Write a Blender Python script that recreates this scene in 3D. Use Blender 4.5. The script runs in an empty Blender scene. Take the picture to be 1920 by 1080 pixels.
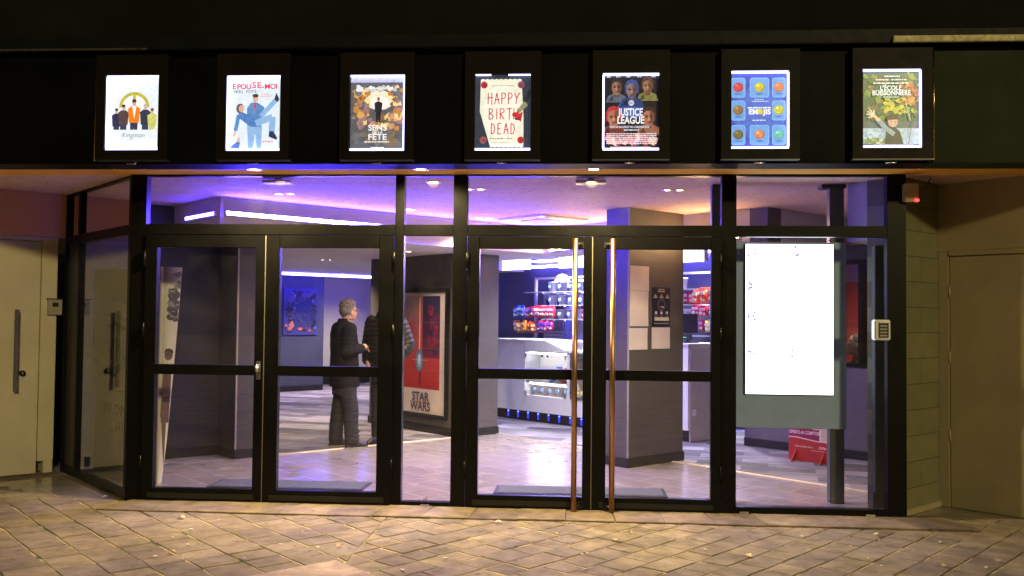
import bpy, bmesh, math, random
from mathutils import Vector, Matrix
random.seed(7)
R = math.radians
SC = bpy.context.scene
COL = SC.collection

# ---------------------------------------------------------------- camera, sky, street light
def make_camera():
    yaw, pitch, roll = R(-3.804), R(1.815), R(0.564)
    f = Vector((math.sin(yaw)*math.cos(pitch), math.cos(yaw)*math.cos(pitch), math.sin(pitch)))
    r = Vector((math.cos(yaw), -math.sin(yaw), 0)); u = r.cross(f)
    r2 = math.cos(roll)*r + math.sin(roll)*u
    u2 = -math.sin(roll)*r + math.cos(roll)*u
    cd = bpy.data.cameras.new('camera'); co = bpy.data.objects.new('camera', cd); COL.objects.link(co)
    m = Matrix((r2, u2, -f)).transposed().to_4x4(); m.translation = (0, -7.522, 1.55)
    co.matrix_world = m
    cd.sensor_width = 36; cd.lens = 1740/1920*36; cd.clip_end = 500; cd.clip_start = 0.05
    SC.camera = co
make_camera()

SUN_EL, SUN_AZ = R(17), R(24)          # street light glow from behind the camera, a little to the right
w = bpy.data.worlds.new('World'); SC.world = w; w.use_nodes = True
nt = w.node_tree
bg = nt.nodes['Background']; sky = nt.nodes.new('ShaderNodeTexSky'); sky.sky_type = 'NISHITA'
sky.sun_disc = False; sky.sun_elevation = SUN_EL; sky.sun_rotation = R(180) - SUN_AZ
nt.links.new(sky.outputs[0], bg.inputs[0]); bg.inputs[1].default_value = 0.0015
sd = bpy.data.lights.new('street_light_sun', 'SUN'); sd.energy = 1.1; sd.angle = R(3); sd.color = (1.0, 0.80, 0.36)
so = bpy.data.objects.new('street_light_sun', sd); COL.objects.link(so)
dvec = Vector((-math.sin(SUN_AZ)*math.cos(SUN_EL), math.cos(SUN_AZ)*math.cos(SUN_EL), -math.sin(SUN_EL)))
so.rotation_euler = dvec.to_track_quat('-Z', 'Y').to_euler(); so.location = (3, -12, 6)

vs = SC.view_settings; vs.view_transform = 'Standard'; vs.look = 'None'; vs.gamma = 1; vs.exposure = 0
SC.cycles.use_denoising = True
SC.cycles.max_bounces = 8; SC.cycles.diffuse_bounces = 4; SC.cycles.glossy_bounces = 4
SC.cycles.transparent_max_bounces = 16; SC.cycles.transmission_bounces = 6
SC.cycles.caustics_reflective = False; SC.cycles.caustics_refractive = False
SC.cycles.sample_clamp_indirect = 6

# ---------------------------------------------------------------- materials
MATS = {}
def lin(c):
    return tuple(((x/255)/12.92 if x/255 <= .04045 else ((x/255+.055)/1.055)**2.4) for x in c)
def mat(name, col, rough=.6, metal=0., var=.12, scale=6., bump=0., bscale=40., spec=.5, coat=0., stretch=None):
    if name in MATS: return MATS[name]
    m = bpy.data.materials.new(name); m.use_nodes = True; t = m.node_tree
    p = t.nodes['Principled BSDF']
    p.inputs['Metallic'].default_value = metal
    p.inputs['Specular IOR Level'].default_value = spec
    if coat: p.inputs['Coat Weight'].default_value = coat
    tc = t.nodes.new('ShaderNodeTexCoord'); mp = t.nodes.new('ShaderNodeMapping')
    t.links.new(tc.outputs['Object'], mp.inputs[0])
    if stretch: mp.inputs['Scale'].default_value = stretch
    n = t.nodes.new('ShaderNodeTexNoise'); n.inputs['Scale'].default_value = scale; n.inputs['Detail'].default_value = 6
    n.inputs['Roughness'].default_value = .62
    t.links.new(mp.outputs[0], n.inputs['Vector'])
    mx = t.nodes.new('ShaderNodeMix'); mx.data_type = 'RGBA'
    lo = [max(0, c*(1-var)) for c in col]; hi = [min(1, c*(1+var)) for c in col]
    mx.inputs['A'].default_value = (*lo, 1); mx.inputs['B'].default_value = (*hi, 1)
    mr0 = t.nodes.new('ShaderNodeMapRange'); mr0.inputs['From Min'].default_value = .3; mr0.inputs['From Max'].default_value = .7
    t.links.new(n.outputs['Fac'], mr0.inputs[0]); t.links.new(mr0.outputs[0], mx.inputs['Factor'])
    t.links.new(mx.outputs['Result'], p.inputs['Base Color'])
    mr = t.nodes.new('ShaderNodeMapRange')
    mr.inputs['To Min'].default_value = max(.02, rough-.09); mr.inputs['To Max'].default_value = min(1, rough+.09)
    n2 = t.nodes.new('ShaderNodeTexNoise'); n2.inputs['Scale'].default_value = scale*2.7; n2.inputs['Detail'].default_value = 4
    t.links.new(mp.outputs[0], n2.inputs['Vector']); t.links.new(n2.outputs['Fac'], mr.inputs[0])
    t.links.new(mr.outputs[0], p.inputs['Roughness'])
    if bump:
        n3 = t.nodes.new('ShaderNodeTexNoise'); n3.inputs['Scale'].default_value = bscale; n3.inputs['Detail'].default_value = 5
        t.links.new(mp.outputs[0], n3.inputs['Vector'])
        b = t.nodes.new('ShaderNodeBump'); b.inputs['Strength'].default_value = bump; b.inputs['Distance'].default_value = .01
        t.links.new(n3.outputs['Fac'], b.inputs['Height']); t.links.new(b.outputs[0], p.inputs['Normal'])
    MATS[name] = m; return m
def emit(name, col, strength):
    if name in MATS: return MATS[name]
    m = bpy.data.materials.new(name); m.use_nodes = True; t = m.node_tree
    p = t.nodes['Principled BSDF']
    p.inputs['Base Color'].default_value = (*[min(.8, c*.6) for c in col], 1); p.inputs['Roughness'].default_value = .3
    p.inputs['Emission Color'].default_value = (*col, 1); p.inputs['Emission Strength'].default_value = strength
    MATS[name] = m; return m
def backlit(rgb, k=.95):          # translucent print in a light box: srgb colour as it glows
    key = 'backlit_%02x%02x%02x_%d' % (*rgb, int(k*100))
    if key in MATS: return MATS[key]
    m = emit(key, lin(rgb), k); t = m.node_tree; p = t.nodes['Principled BSDF']; c = lin(rgb)
    tc = t.nodes.new('ShaderNodeTexCoord'); n = t.nodes.new('ShaderNodeTexNoise'); n.inputs['Scale'].default_value = 38; n.inputs['Detail'].default_value = 6; n.inputs['Roughness'].default_value = .7
    t.links.new(tc.outputs['Object'], n.inputs['Vector'])
    mr = t.nodes.new('ShaderNodeMapRange'); mr.inputs['From Min'].default_value = .32; mr.inputs['From Max'].default_value = .68; t.links.new(n.outputs['Fac'], mr.inputs[0])
    mx = t.nodes.new('ShaderNodeMix'); mx.data_type = 'RGBA'; dk = .62 if max(rgb) < 225 else .9
    mx.inputs['A'].default_value = (c[0]*dk, c[1]*dk*.96, c[2]*dk*1.02, 1); mx.inputs['B'].default_value = (min(1, c[0]*1.22), min(1, c[1]*1.2), min(1, c[2]*1.16), 1)
    t.links.new(mr.outputs[0], mx.inputs['Factor']); t.links.new(mx.outputs['Result'], p.inputs['Emission Color'])
    return m
def inked(rgb):
    key = 'ink_%02x%02x%02x' % tuple(rgb)
    return mat(key, lin(rgb), .45, var=.06, scale=20)
def glass(name, tint=(.97, .985, .98), refl=1.6):
    if name in MATS: return MATS[name]
    m = bpy.data.materials.new(name); m.use_nodes = True; t = m.node_tree
    t.nodes.remove(t.nodes['Principled BSDF']); out = t.nodes['Material Output']
    tr = t.nodes.new('ShaderNodeBsdfTransparent'); tr.inputs[0].default_value = (*tint, 1)
    gl = t.nodes.new('ShaderNodeBsdfGlossy'); gl.inputs['Roughness'].default_value = .0; gl.inputs['Color'].default_value = (.95, .97, 1, 1)
    fr = t.nodes.new('ShaderNodeFresnel'); fr.inputs['IOR'].default_value = 1.5
    ml = t.nodes.new('ShaderNodeMath'); ml.operation = 'MULTIPLY'; ml.inputs[1].default_value = refl; ml.use_clamp = True
    mx = t.nodes.new('ShaderNodeMixShader')
    t.links.new(fr.outputs[0], ml.inputs[0]); t.links.new(ml.outputs[0], mx.inputs[0])
    t.links.new(tr.outputs[0], mx.inputs[1]); t.links.new(gl.outputs[0], mx.inputs[2])
    df = t.nodes.new('ShaderNodeBsdfDiffuse'); df.inputs[0].default_value = (.6, .6, .6, 1)          # thin film of dust and wiping marks
    tc = t.nodes.new('ShaderNodeTexCoord'); mp = t.nodes.new('ShaderNodeMapping'); mp.inputs['Scale'].default_value = (3, 3, 1.1); mp.inputs['Rotation'].default_value = (0, .5, 0)
    t.links.new(tc.outputs['Object'], mp.inputs[0]); n = t.nodes.new('ShaderNodeTexNoise'); n.inputs['Scale'].default_value = 2.2; n.inputs['Detail'].default_value = 7; n.inputs['Roughness'].default_value = .65
    t.links.new(mp.outputs[0], n.inputs['Vector']); mr = t.nodes.new('ShaderNodeMapRange'); mr.inputs['From Min'].default_value = .45; mr.inputs['From Max'].default_value = .8; mr.inputs['To Min'].default_value = .001; mr.inputs['To Max'].default_value = .014
    t.links.new(n.outputs['Fac'], mr.inputs[0]); m2 = t.nodes.new('ShaderNodeMixShader'); t.links.new(mr.outputs[0], m2.inputs[0])
    t.links.new(mx.outputs[0], m2.inputs[1]); t.links.new(df.outputs[0], m2.inputs[2]); t.links.new(m2.outputs[0], out.inputs[0])
    MATS[name] = m; return m

def rough_plaster(name, col, speck=.0):
    """textured ceiling coating with dark pits"""
    m = mat(name, col, .85, var=.05, scale=3, bump=.35, bscale=55)
    t = m.node_tree; p = t.nodes['Principled BSDF']
    src = p.inputs['Base Color'].links[0].from_socket
    tc = t.nodes.new('ShaderNodeTexCoord'); mp = t.nodes.new('ShaderNodeMapping'); mp.inputs['Scale'].default_value = (1, 2.2, 1)
    mp.inputs['Rotation'].default_value = (0, 0, .7)
    t.links.new(tc.outputs['Object'], mp.inputs[0])
    n = t.nodes.new('ShaderNodeTexNoise'); n.inputs['Scale'].default_value = 17; n.inputs['Detail'].default_value = 2
    t.links.new(mp.outputs[0], n.inputs['Vector'])
    r = t.nodes.new('ShaderNodeMapRange'); r.inputs['From Min'].default_value = .64; r.inputs['From Max'].default_value = .69
    t.links.new(n.outputs['Fac'], r.inputs[0])
    mx = t.nodes.new('ShaderNodeMix'); mx.data_type = 'RGBA'; mx.inputs['B'].default_value = (col[0]*.25, col[1]*.2, col[2]*.2, 1)
    t.links.new(r.outputs[0], mx.inputs['Factor']); t.links.new(src, mx.inputs['A'])
    t.links.new(mx.outputs['Result'], p.inputs['Base Color'])
    return m
def tiled(name, c1, c2, grout, bw, rh, ang, mortar=.004, rough=.35, offset=.5, bump=.15, spec=.5, smear=None):
    if name in MATS: return MATS[name]
    m = bpy.data.materials.new(name); m.use_nodes = True; t = m.node_tree; p = t.nodes['Principled BSDF']
    tc = t.nodes.new('ShaderNodeTexCoord'); mp = t.nodes.new('ShaderNodeMapping'); mp.inputs['Rotation'].default_value = ang
    t.links.new(tc.outputs['Object'], mp.inputs[0])
    b = t.nodes.new('ShaderNodeTexBrick'); b.offset = offset
    b.inputs['Scale'].default_value = 1; b.inputs['Brick Width'].default_value = bw; b.inputs['Row Height'].default_value = rh
    b.inputs['Mortar Size'].default_value = mortar; b.inputs['Mortar Smooth'].default_value = .1
    b.inputs['Color1'].default_value = (*c1, 1); b.inputs['Color2'].default_value = (*c2, 1); b.inputs['Mortar'].default_value = (*grout, 1)
    t.links.new(mp.outputs[0], b.inputs['Vector'])
    n = t.nodes.new('ShaderNodeTexNoise'); n.inputs['Scale'].default_value = 7 if not smear else 1; n.inputs['Detail'].default_value = 7
    if smear:
        m2 = t.nodes.new('ShaderNodeMapping'); m2.inputs['Scale'].default_value = smear
        t.links.new(mp.outputs[0], m2.inputs[0]); t.links.new(m2.outputs[0], n.inputs['Vector'])
    else: t.links.new(mp.outputs[0], n.inputs['Vector'])
    mr = t.nodes.new('ShaderNodeMapRange'); mr.inputs['From Min'].default_value = .25; mr.inputs['From Max'].default_value = .75
    mr.inputs['To Min'].default_value = .86 if not smear else .42; mr.inputs['To Max'].default_value = 1.1 if not smear else 1.5
    t.links.new(n.outputs['Fac'], mr.inputs[0])
    mx = t.nodes.new('ShaderNodeMix'); mx.data_type = 'RGBA'; mx.blend_type = 'MULTIPLY'; mx.inputs['Factor'].default_value = 1
    t.links.new(b.outputs['Color'], mx.inputs['A'])
    cb = t.nodes.new('ShaderNodeCombineColor')
    for i in range(3): t.links.new(mr.outputs[0], cb.inputs[i])
    t.links.new(cb.outputs[0], mx.inputs['B']); t.links.new(mx.outputs['Result'], p.inputs['Base Color'])
    p.inputs['Roughness'].default_value = rough; p.inputs['Specular IOR Level'].default_value = spec
    n4 = t.nodes.new('ShaderNodeTexNoise'); n4.inputs['Scale'].default_value = 4
    t.links.new(mp.outputs[0], n4.inputs['Vector'])
    r4 = t.nodes.new('ShaderNodeMapRange'); r4.inputs['To Min'].default_value = max(.05, rough-.12); r4.inputs['To Max'].default_value = min(1, rough+.12)
    t.links.new(n4.outputs['Fac'], r4.inputs[0]); t.links.new(r4.outputs[0], p.inputs['Roughness'])
    bm_ = t.nodes.new('ShaderNodeBump'); bm_.inputs['Strength'].default_value = bump; bm_.inputs['Distance'].default_value = .004; bm_.invert = True
    t.links.new(b.outputs['Fac'], bm_.inputs['Height']); t.links.new(bm_.outputs[0], p.inputs['Normal'])
    MATS[name] = m; return m

M_ALU = mat('black_aluminium', (.0045, .0045, .005), .34, var=.3, scale=3, spec=.12)
M_RUB = mat('black_rubber', (.008, .008, .008), .7)
M_COPPER = mat('brushed_copper', (.42, .25, .14), .30, metal=1, var=.15, scale=5, stretch=(40, 40, 1))
M_STEEL = mat('brushed_steel', (.55, .55, .56), .3, metal=1, var=.1, scale=8)
M_CHROME = mat('chrome', (.75, .72, .65), .18, metal=1, var=.08)
M_GLASS = glass('clear_glazing')
M_FASCIA = mat('black_fascia_panel', (.0035, .004, .005), .5, var=.4, scale=1.2, spec=.06)
M_FASCIA_G = mat('green_glow_panel', (.018, .027, .011), .55, var=.4, scale=1.2, spec=.1)  # green glow on the right end panel is put into its colour
M_CASE = mat('dark_bronze_case', (.010, .008, .006), .5, var=.3, scale=3, spec=.1)
M_CEIL = rough_plaster('tan_ceiling_coating', (.80, .55, .52))
M_SOFW = mat('white_ceiling_paint', (.74, .70, .70), .8, var=.04)
M_GREY = mat('slate_grey_paint', (.088, .080, .074), .45, var=.1, scale=2.5)
M_DARKBLUE = mat('dark_blue_grey_paint', (.05, .055, .085), .55, var=.15, scale=2)
M_NEARBLACK = mat('near_black_wall_paint', (.022, .022, .026), .5, var=.15, scale=2)
M_SKIRT = mat('black_skirting', (.012, .012, .013), .4)
M_WHITEDOOR = mat('off_white_door_paint', (.54, .50, .37), .5, var=.10, scale=2.2, bump=.05, bscale=8)
M_CREAM = mat('cream_wall_paint', (.62, .57, .48), .75, var=.06, scale=2)
M_LILAC = mat('lilac_white_paint', (.60, .57, .66), .7, var=.04)
M_BEIGE = mat('beige_wall_paint', (.38, .325, .20), .7, var=.14, scale=1.6, bump=.1, bscale=25)
M_WHITE = mat('white_laminate', (.78, .76, .78), .3, var=.04)
M_PALE = mat('pale_lilac_laminate', (.74, .74, .86), .4, var=.05)
M_TANW = mat('tan_wall_paint', (.62, .34, .14), .75, var=.08, scale=1.5)
M_PAPER = mat('white_paper', (.62, .55, .53), .8, var=.05, scale=5)
M_PLAST = mat('grey_plastic', (.30, .29, .26), .5)
M_BLKPL = mat('black_plastic', (.012, .012, .014), .35)
M_LED = emit('violet_led', (.085, .06, 1.0), 95.)
M_LEDX = emit('violet_led_channel', (.075, .042, 1.0), 700.)
M_FILLW = emit('added_warm_fill', (1.0, .56, .24), 170.)  # added strip, unseen, that warms and brightens the lobby ceiling
M_LEDY = emit('violet_led_channel_soft', (.075, .045, 1.0), 60.)
M_LEDB = emit('blue_led_dot', (.05, .08, 1.0), 14.)
M_TUBE = emit('cool_tube', (.60, .56, 1.0), 5.0)
M_LAMP = emit('warm_lamp_disc', (1.0, .74, .52), 30.)
M_BOX = emit('white_light_box', (.86, .84, 1.0), 6.)
M_SCREEN = emit('bright_screen', (.80, .86, 1.0), 5.0)

# ---------------------------------------------------------------- mesh builder
class MB:
    def __init__(s): s.v = []; s.f = []; s.m = []; s.mats = []; s.smooth = []
    def mi(s, m):
        if m not in s.mats: s.mats.append(m)
        return s.mats.index(m)
    def add(s, vs, fs, m, smooth=False):
        o = len(s.v); k = s.mi(m); s.v += [tuple(v) for v in vs]
        for f in fs: s.f.append([i+o for i in f]); s.m.append(k); s.smooth.append(smooth)
        return s
    def box(s, x0, x1, y0, y1, z0, z1, m, bev=0.):
        if x0 > x1: x0, x1 = x1, x0
        if y0 > y1: y0, y1 = y1, y0
        if z0 > z1: z0, z1 = z1, z0
        b = min(bev, (x1-x0)/2.5, (y1-y0)/2.5, (z1-z0)/2.5)
        if b <= 0:
            vs = [(x, y, z) for z in (z0, z1) for y in (y0, y1) for x in (x0, x1)]
            return s.add(vs, [(0, 2, 3, 1), (4, 5, 7, 6), (0, 1, 5, 4), (2, 6, 7, 3), (0, 4, 6, 2), (1, 3, 7, 5)], m)
        bm = bmesh.new(); bmesh.ops.create_cube(bm, size=1)
        for v in bm.verts: v.co = Vector(((x0+x1)/2+v.co.x*(x1-x0), (y0+y1)/2+v.co.y*(y1-y0), (z0+z1)/2+v.co.z*(z1-z0)))
        bmesh.ops.bevel(bm, geom=bm.edges[:], offset=b, segments=2, affect='EDGES')
        return s.bm(bm, m)
    def bm(s, bm, m, smooth=False):
        bm.verts.index_update(); s.add([v.co[:] for v in bm.verts], [[v.index for v in f.verts] for f in bm.faces], m, smooth); bm.free(); return s
    def prism(s, pts, z0, z1, m):           # polygon in xy extruded in z
        n = len(pts); vs = [(x, y, z0) for x, y in pts] + [(x, y, z1) for x, y in pts]
        fs = [tuple(range(n-1, -1, -1)), tuple(range(n, 2*n))] + [(i, (i+1) % n, n+(i+1) % n, n+i) for i in range(n)]
        return s.add(vs, fs, m)
    def prism_y(s, pts, y0, y1, m):         # polygon in xz extruded in y (y0 is the front)
        n = len(pts); vs = [(x, y0, z) for x, z in pts] + [(x, y1, z) for x, z in pts]
        fs = [tuple(range(n)), tuple(range(2*n-1, n-1, -1))] + [((i+1) % n, i, n+i, n+(i+1) % n) for i in range(n)]
        return s.add(vs, fs, m)
    def tube(s, pts, r, m, n=10, cap=True):
        pts = [Vector(p) for p in pts]; rs = r if isinstance(r, (list, tuple)) else [r]*len(pts)
        rings = []
        ref = None
        for i, p in enumerate(pts):
            d = (pts[min(i+1, len(pts)-1)] - pts[max(i-1, 0)]).normalized()
            if ref is None: ref = d.orthogonal().normalized()
            a = (ref - d*ref.dot(d)).normalized(); ref = a; b = d.cross(a)
            rings.append([p + (a*math.cos(t)+b*math.sin(t))*rs[i] for t in [2*math.pi*k/n for k in range(n)]])
        return s.rings(rings, m, cap)
    def rings(s, rings, m, cap=True, smooth=True):
        n = len(rings[0]); vs = [v for r in rings for v in r]; fs = []
        for i in range(len(rings)-1):
            for k in range(n): fs.append((i*n+k, i*n+(k+1) % n, (i+1)*n+(k+1) % n, (i+1)*n+k))
        if cap: fs += [tuple(range(n-1, -1, -1)), tuple(range((len(rings)-1)*n, len(rings)*n))]
        return s.add(vs, fs, m, smooth)
    def loft(s, secs, m, n=20, cap=True, sq=2.0):          # secs: (cx, cy, cz, rx, ry) horizontal ellipses
        rr = []
        for (cx, cy, cz, rx, ry) in secs:
            ring = []
            for k in range(n):
                t = 2*math.pi*k/n; c, q = math.cos(t), math.sin(t)
                ring.append((cx+rx*math.copysign(abs(c)**(2/sq), c), cy+ry*math.copysign(abs(q)**(2/sq), q), cz))
            rr.append(ring)
        return s.rings(rr, m, cap)
    def ball(s, c, r, m, n=14, rot=None):
        bm = bmesh.new(); bmesh.ops.create_uvsphere(bm, u_segments=n, v_segments=max(6, n//2+2), radius=1)
        if not isinstance(r, (tuple, list)): r = (r, r, r)
        for v in bm.verts:
            q = Vector((v.co.x*r[0], v.co.y*r[1], v.co.z*r[2]))
            if rot: q = rot @ q
            v.co = q + Vector(c)
        return s.bm(bm, m, True)
    def disc(s, c, r, m, n=20, axis='z', h=.002):
        c = Vector(c); vs = []
        for sgn in (0, 1):
            for k in range(n):
                t = 2*math.pi*k/n; a, b = r*math.cos(t), r*math.sin(t)
                if axis == 'z': vs.append((c.x+a, c.y+b, c.z+sgn*h))
                else: vs.append((c.x+a, c.y-sgn*h, c.z+b))
        fs = [tuple(range(n)), tuple(range(2*n-1, n-1, -1))] + [(k, (k+1) % n, n+(k+1) % n, n+k) for k in range(n)]
        return s.add(vs, fs, m)
    def xform(s, M):
        s.v = [tuple(M @ Vector(v)) for v in s.v]; return s
def mesh(name, mb, fixn=True):
    me = bpy.data.meshes.new(name); me.from_pydata(mb.v, [], mb.f)
    for m in mb.mats: me.materials.append(m)
    me.polygons.foreach_set('material_index', mb.m); me.polygons.foreach_set('use_smooth', mb.smooth)
    if fixn:
        bm = bmesh.new(); bm.from_mesh(me); bmesh.ops.recalc_face_normals(bm, faces=bm.faces[:]); bm.to_mesh(me); bm.free()
    me.update(); return me
def obj(name, mb, parent=None, fixn=True):
    me = mb if isinstance(mb, bpy.types.Mesh) else mesh(name, mb, fixn)
    o = bpy.data.objects.new(name, me); COL.objects.link(o)
    if parent is not None: o.parent = parent
    return o
def tag(o, label, cat, group=None, kind=None):
    o['label'] = label; o['category'] = cat
    if group: o['group'] = group
    if kind: o['kind'] = kind
    return o
def thing(name, label, cat, loc=(0, 0, 0), rz=0., group=None):
    o = bpy.data.objects.new(name, None); COL.objects.link(o); o.empty_display_size = .1
    o.location = loc; o.rotation_euler = (0, 0, rz); return tag(o, label, cat, group)
def struct(name, mb, label=None, cat=None):
    o = obj(name, mb); o['kind'] = 'structure'
    if label: o['label'] = label; o['category'] = cat or name.replace('_', ' ')
    return o
def at(o, loc, rz=0.):
    o.location = loc; o.rotation_euler = (0, 0, rz); return o
def text_geo(s, size, bold=0., align='CENTER', xs=1., shear=0.):
    cu = bpy.data.curves.new('lettering', 'FONT'); cu.body = s; cu.size = size; cu.align_x = align; cu.offset = bold; cu.shear = shear
    cu.resolution_u = 3
    o = bpy.data.objects.new('lettering', cu); COL.objects.link(o)
    dg = bpy.context.evaluated_depsgraph_get(); ev = o.evaluated_get(dg); me = ev.to_mesh()
    vs = [(v.co.x*xs, v.co.y) for v in me.vertices]; fs = [list(p.vertices) for p in me.polygons]
    ev.to_mesh_clear(); bpy.data.objects.remove(o); bpy.data.curves.remove(cu)
    return vs, fs
class Print:
    """flat artwork on a sheet: x across, z up, each layer a little nearer the front (-y)"""
    def __init__(s, ink, y0=0., step=.00006): s.b = MB(); s.ink = ink; s.y = y0; s.step = step
    def _l(s): s.y -= s.step; return s.y
    def poly(s, pts, c):
        y = s._l(); s.b.add([(x, y, z) for x, z in pts], [tuple(range(len(pts)))], s.ink(c)); return s
    def rect(s, x0, x1, z0, z1, c): return s.poly([(x0, z0), (x1, z0), (x1, z1), (x0, z1)], c)
    def ell(s, x, z, rx, rz, c, n=22, a0=0, a1=360):
        return s.poly([(x+rx*math.cos(R(a0+(a1-a0)*k/n)), z+rz*math.sin(R(a0+(a1-a0)*k/n))) for k in range(n if a1-a0 == 360 else n+1)], c)
    def ring(s, x, z, r0, r1, c, a0=0, a1=360, n=28):
        y = s._l(); vs = []
        for k in range(n+1):
            t = R(a0+(a1-a0)*k/n); vs += [(x+r0*math.cos(t), y, z+r0*math.sin(t)), (x+r1*math.cos(t), y, z+r1*math.sin(t))]
        s.b.add(vs, [(2*k, 2*k+1, 2*k+3, 2*k+2) for k in range(n)], s.ink(c)); return s
    def line(s, pts, w_, c):
        for (a, b), (d, e) in zip(pts, pts[1:]):
            L = math.hypot(d-a, e-b) or 1; nx, nz = -(e-b)/L*w_/2, (d-a)/L*w_/2
            s.poly([(a+nx, b+nz), (a-nx, b-nz), (d-nx, e-nz), (d+nx, e+nz)], c)
        return s
    def text(s, t, x, z, size, c, bold=0., align='CENTER', xs=1., shear=0.):
        y = s._l(); vs, fs = text_geo(t, size, bold, align, xs, shear)
        s.b.add([(x+a, y, z+b) for a, b in vs], fs, s.ink(c)); return s
    def figure(s, x, z, h, coat, trous, skin, hair, lean=0.):
        k = h
        s.poly([(x-.085*k, z), (x-.01*k, z), (x, z+.30*k), (x+.01*k, z), (x+.085*k, z), (x+.10*k, z+.45*k), (x-.10*k, z+.45*k)], trous)
        s.poly([(x-.13*k, z+.40*k), (x+.13*k, z+.40*k), (x+.16*k+lean, z+.76*k), (x+.06*k+lean, z+.83*k), (x-.06*k+lean, z+.83*k), (x-.16*k+lean, z+.76*k)], coat)
        s.ell(x+lean, z+.91*k, .055*k, .075*k, skin); s.ell(x+lean, z+.955*k, .058*k, .045*k, hair); return s
    def blobs(s, x0, x1, z0, z1, n, cols, r0, r1, seed):
        rg = random.Random(seed)
        for _ in range(n):
            r = rg.uniform(r0, r1); cx, cz = rg.uniform(x0+r, x1-r), rg.uniform(z0+r, z1-r); a0 = rg.uniform(0, 6.28)
            pts = [(cx+r*rg.uniform(.5, 1)*math.cos(a0+6.283*k/9), cz+r*rg.uniform(.4, 1)*math.sin(a0+6.283*k/9)) for k in range(9)]
            s.poly(pts, rg.choice(cols))
        return s
    def smalltext(s, x0, x1, z, h, c, seed=0):           # a line of lettering too small to read, as dashes
        rg = random.Random(seed); x = x0
        while x < x1:
            l = rg.uniform(.6, 2.2)*h*1.6; s.rect(x, min(x1, x+l), z, z+h, c); x += l+h*.5
        return s

# 45 degree frames of the lobby
Q = R(45); CO = math.cos(Q)
def uv(u, v): return ((u-v)*CO, (u+v)*CO)       # u along (1,1), v along (-1,1)

ZC, ZL = 2.715, 2.38
YF = -.62

# ---------------------------------------------------------------- ground outside
def clip(poly, a, b, c):                          # keep a*x+b*y<=c
    out = []
    for i in range(len(poly)):
        p, q = poly[i], poly[(i+1) % len(poly)]
        dp, dq = a*p[0]+b*p[1]-c, a*q[0]+b*q[1]-c
        if dp <= 0: out.append(p)
        if (dp < 0 < dq) or (dq < 0 < dp):
            t = dp/(dp-dq); out.append((p[0]+(q[0]-p[0])*t, p[1]+(q[1]-p[1])*t))
    return out
def area(p): return abs(sum(p[i][0]*p[(i+1) % len(p)][1]-p[(i+1) % len(p)][0]*p[i][1] for i in range(len(p))))/2

def joint_mat():
    m = mat('sandy_joint', (.42, .35, .18), .95, var=.35, scale=9, bump=.8, bscale=90)
    t = m.node_tree; p = t.nodes['Principled BSDF']; src = p.inputs['Base Color'].links[0].from_socket
    tc = t.nodes.new('ShaderNodeTexCoord')
    n = t.nodes.new('ShaderNodeTexNoise'); n.inputs['Scale'].default_value = 2.6; n.inputs['Detail'].default_value = 5
    t.links.new(tc.outputs['Object'], n.inputs['Vector'])
    r = t.nodes.new('ShaderNodeMapRange'); r.inputs['From Min'].default_value = .52; r.inputs['From Max'].default_value = .60
    t.links.new(n.outputs['Fac'], r.inputs[0])
    mx = t.nodes.new('ShaderNodeMix'); mx.data_type = 'RGBA'; mx.inputs['B'].default_value = (.055, .075, .02, 1)
    t.links.new(r.outputs[0], mx.inputs['Factor']); t.links.new(src, mx.inputs['A']); t.links.new(mx.outputs['Result'], p.inputs['Base Color'])
    return m
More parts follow.
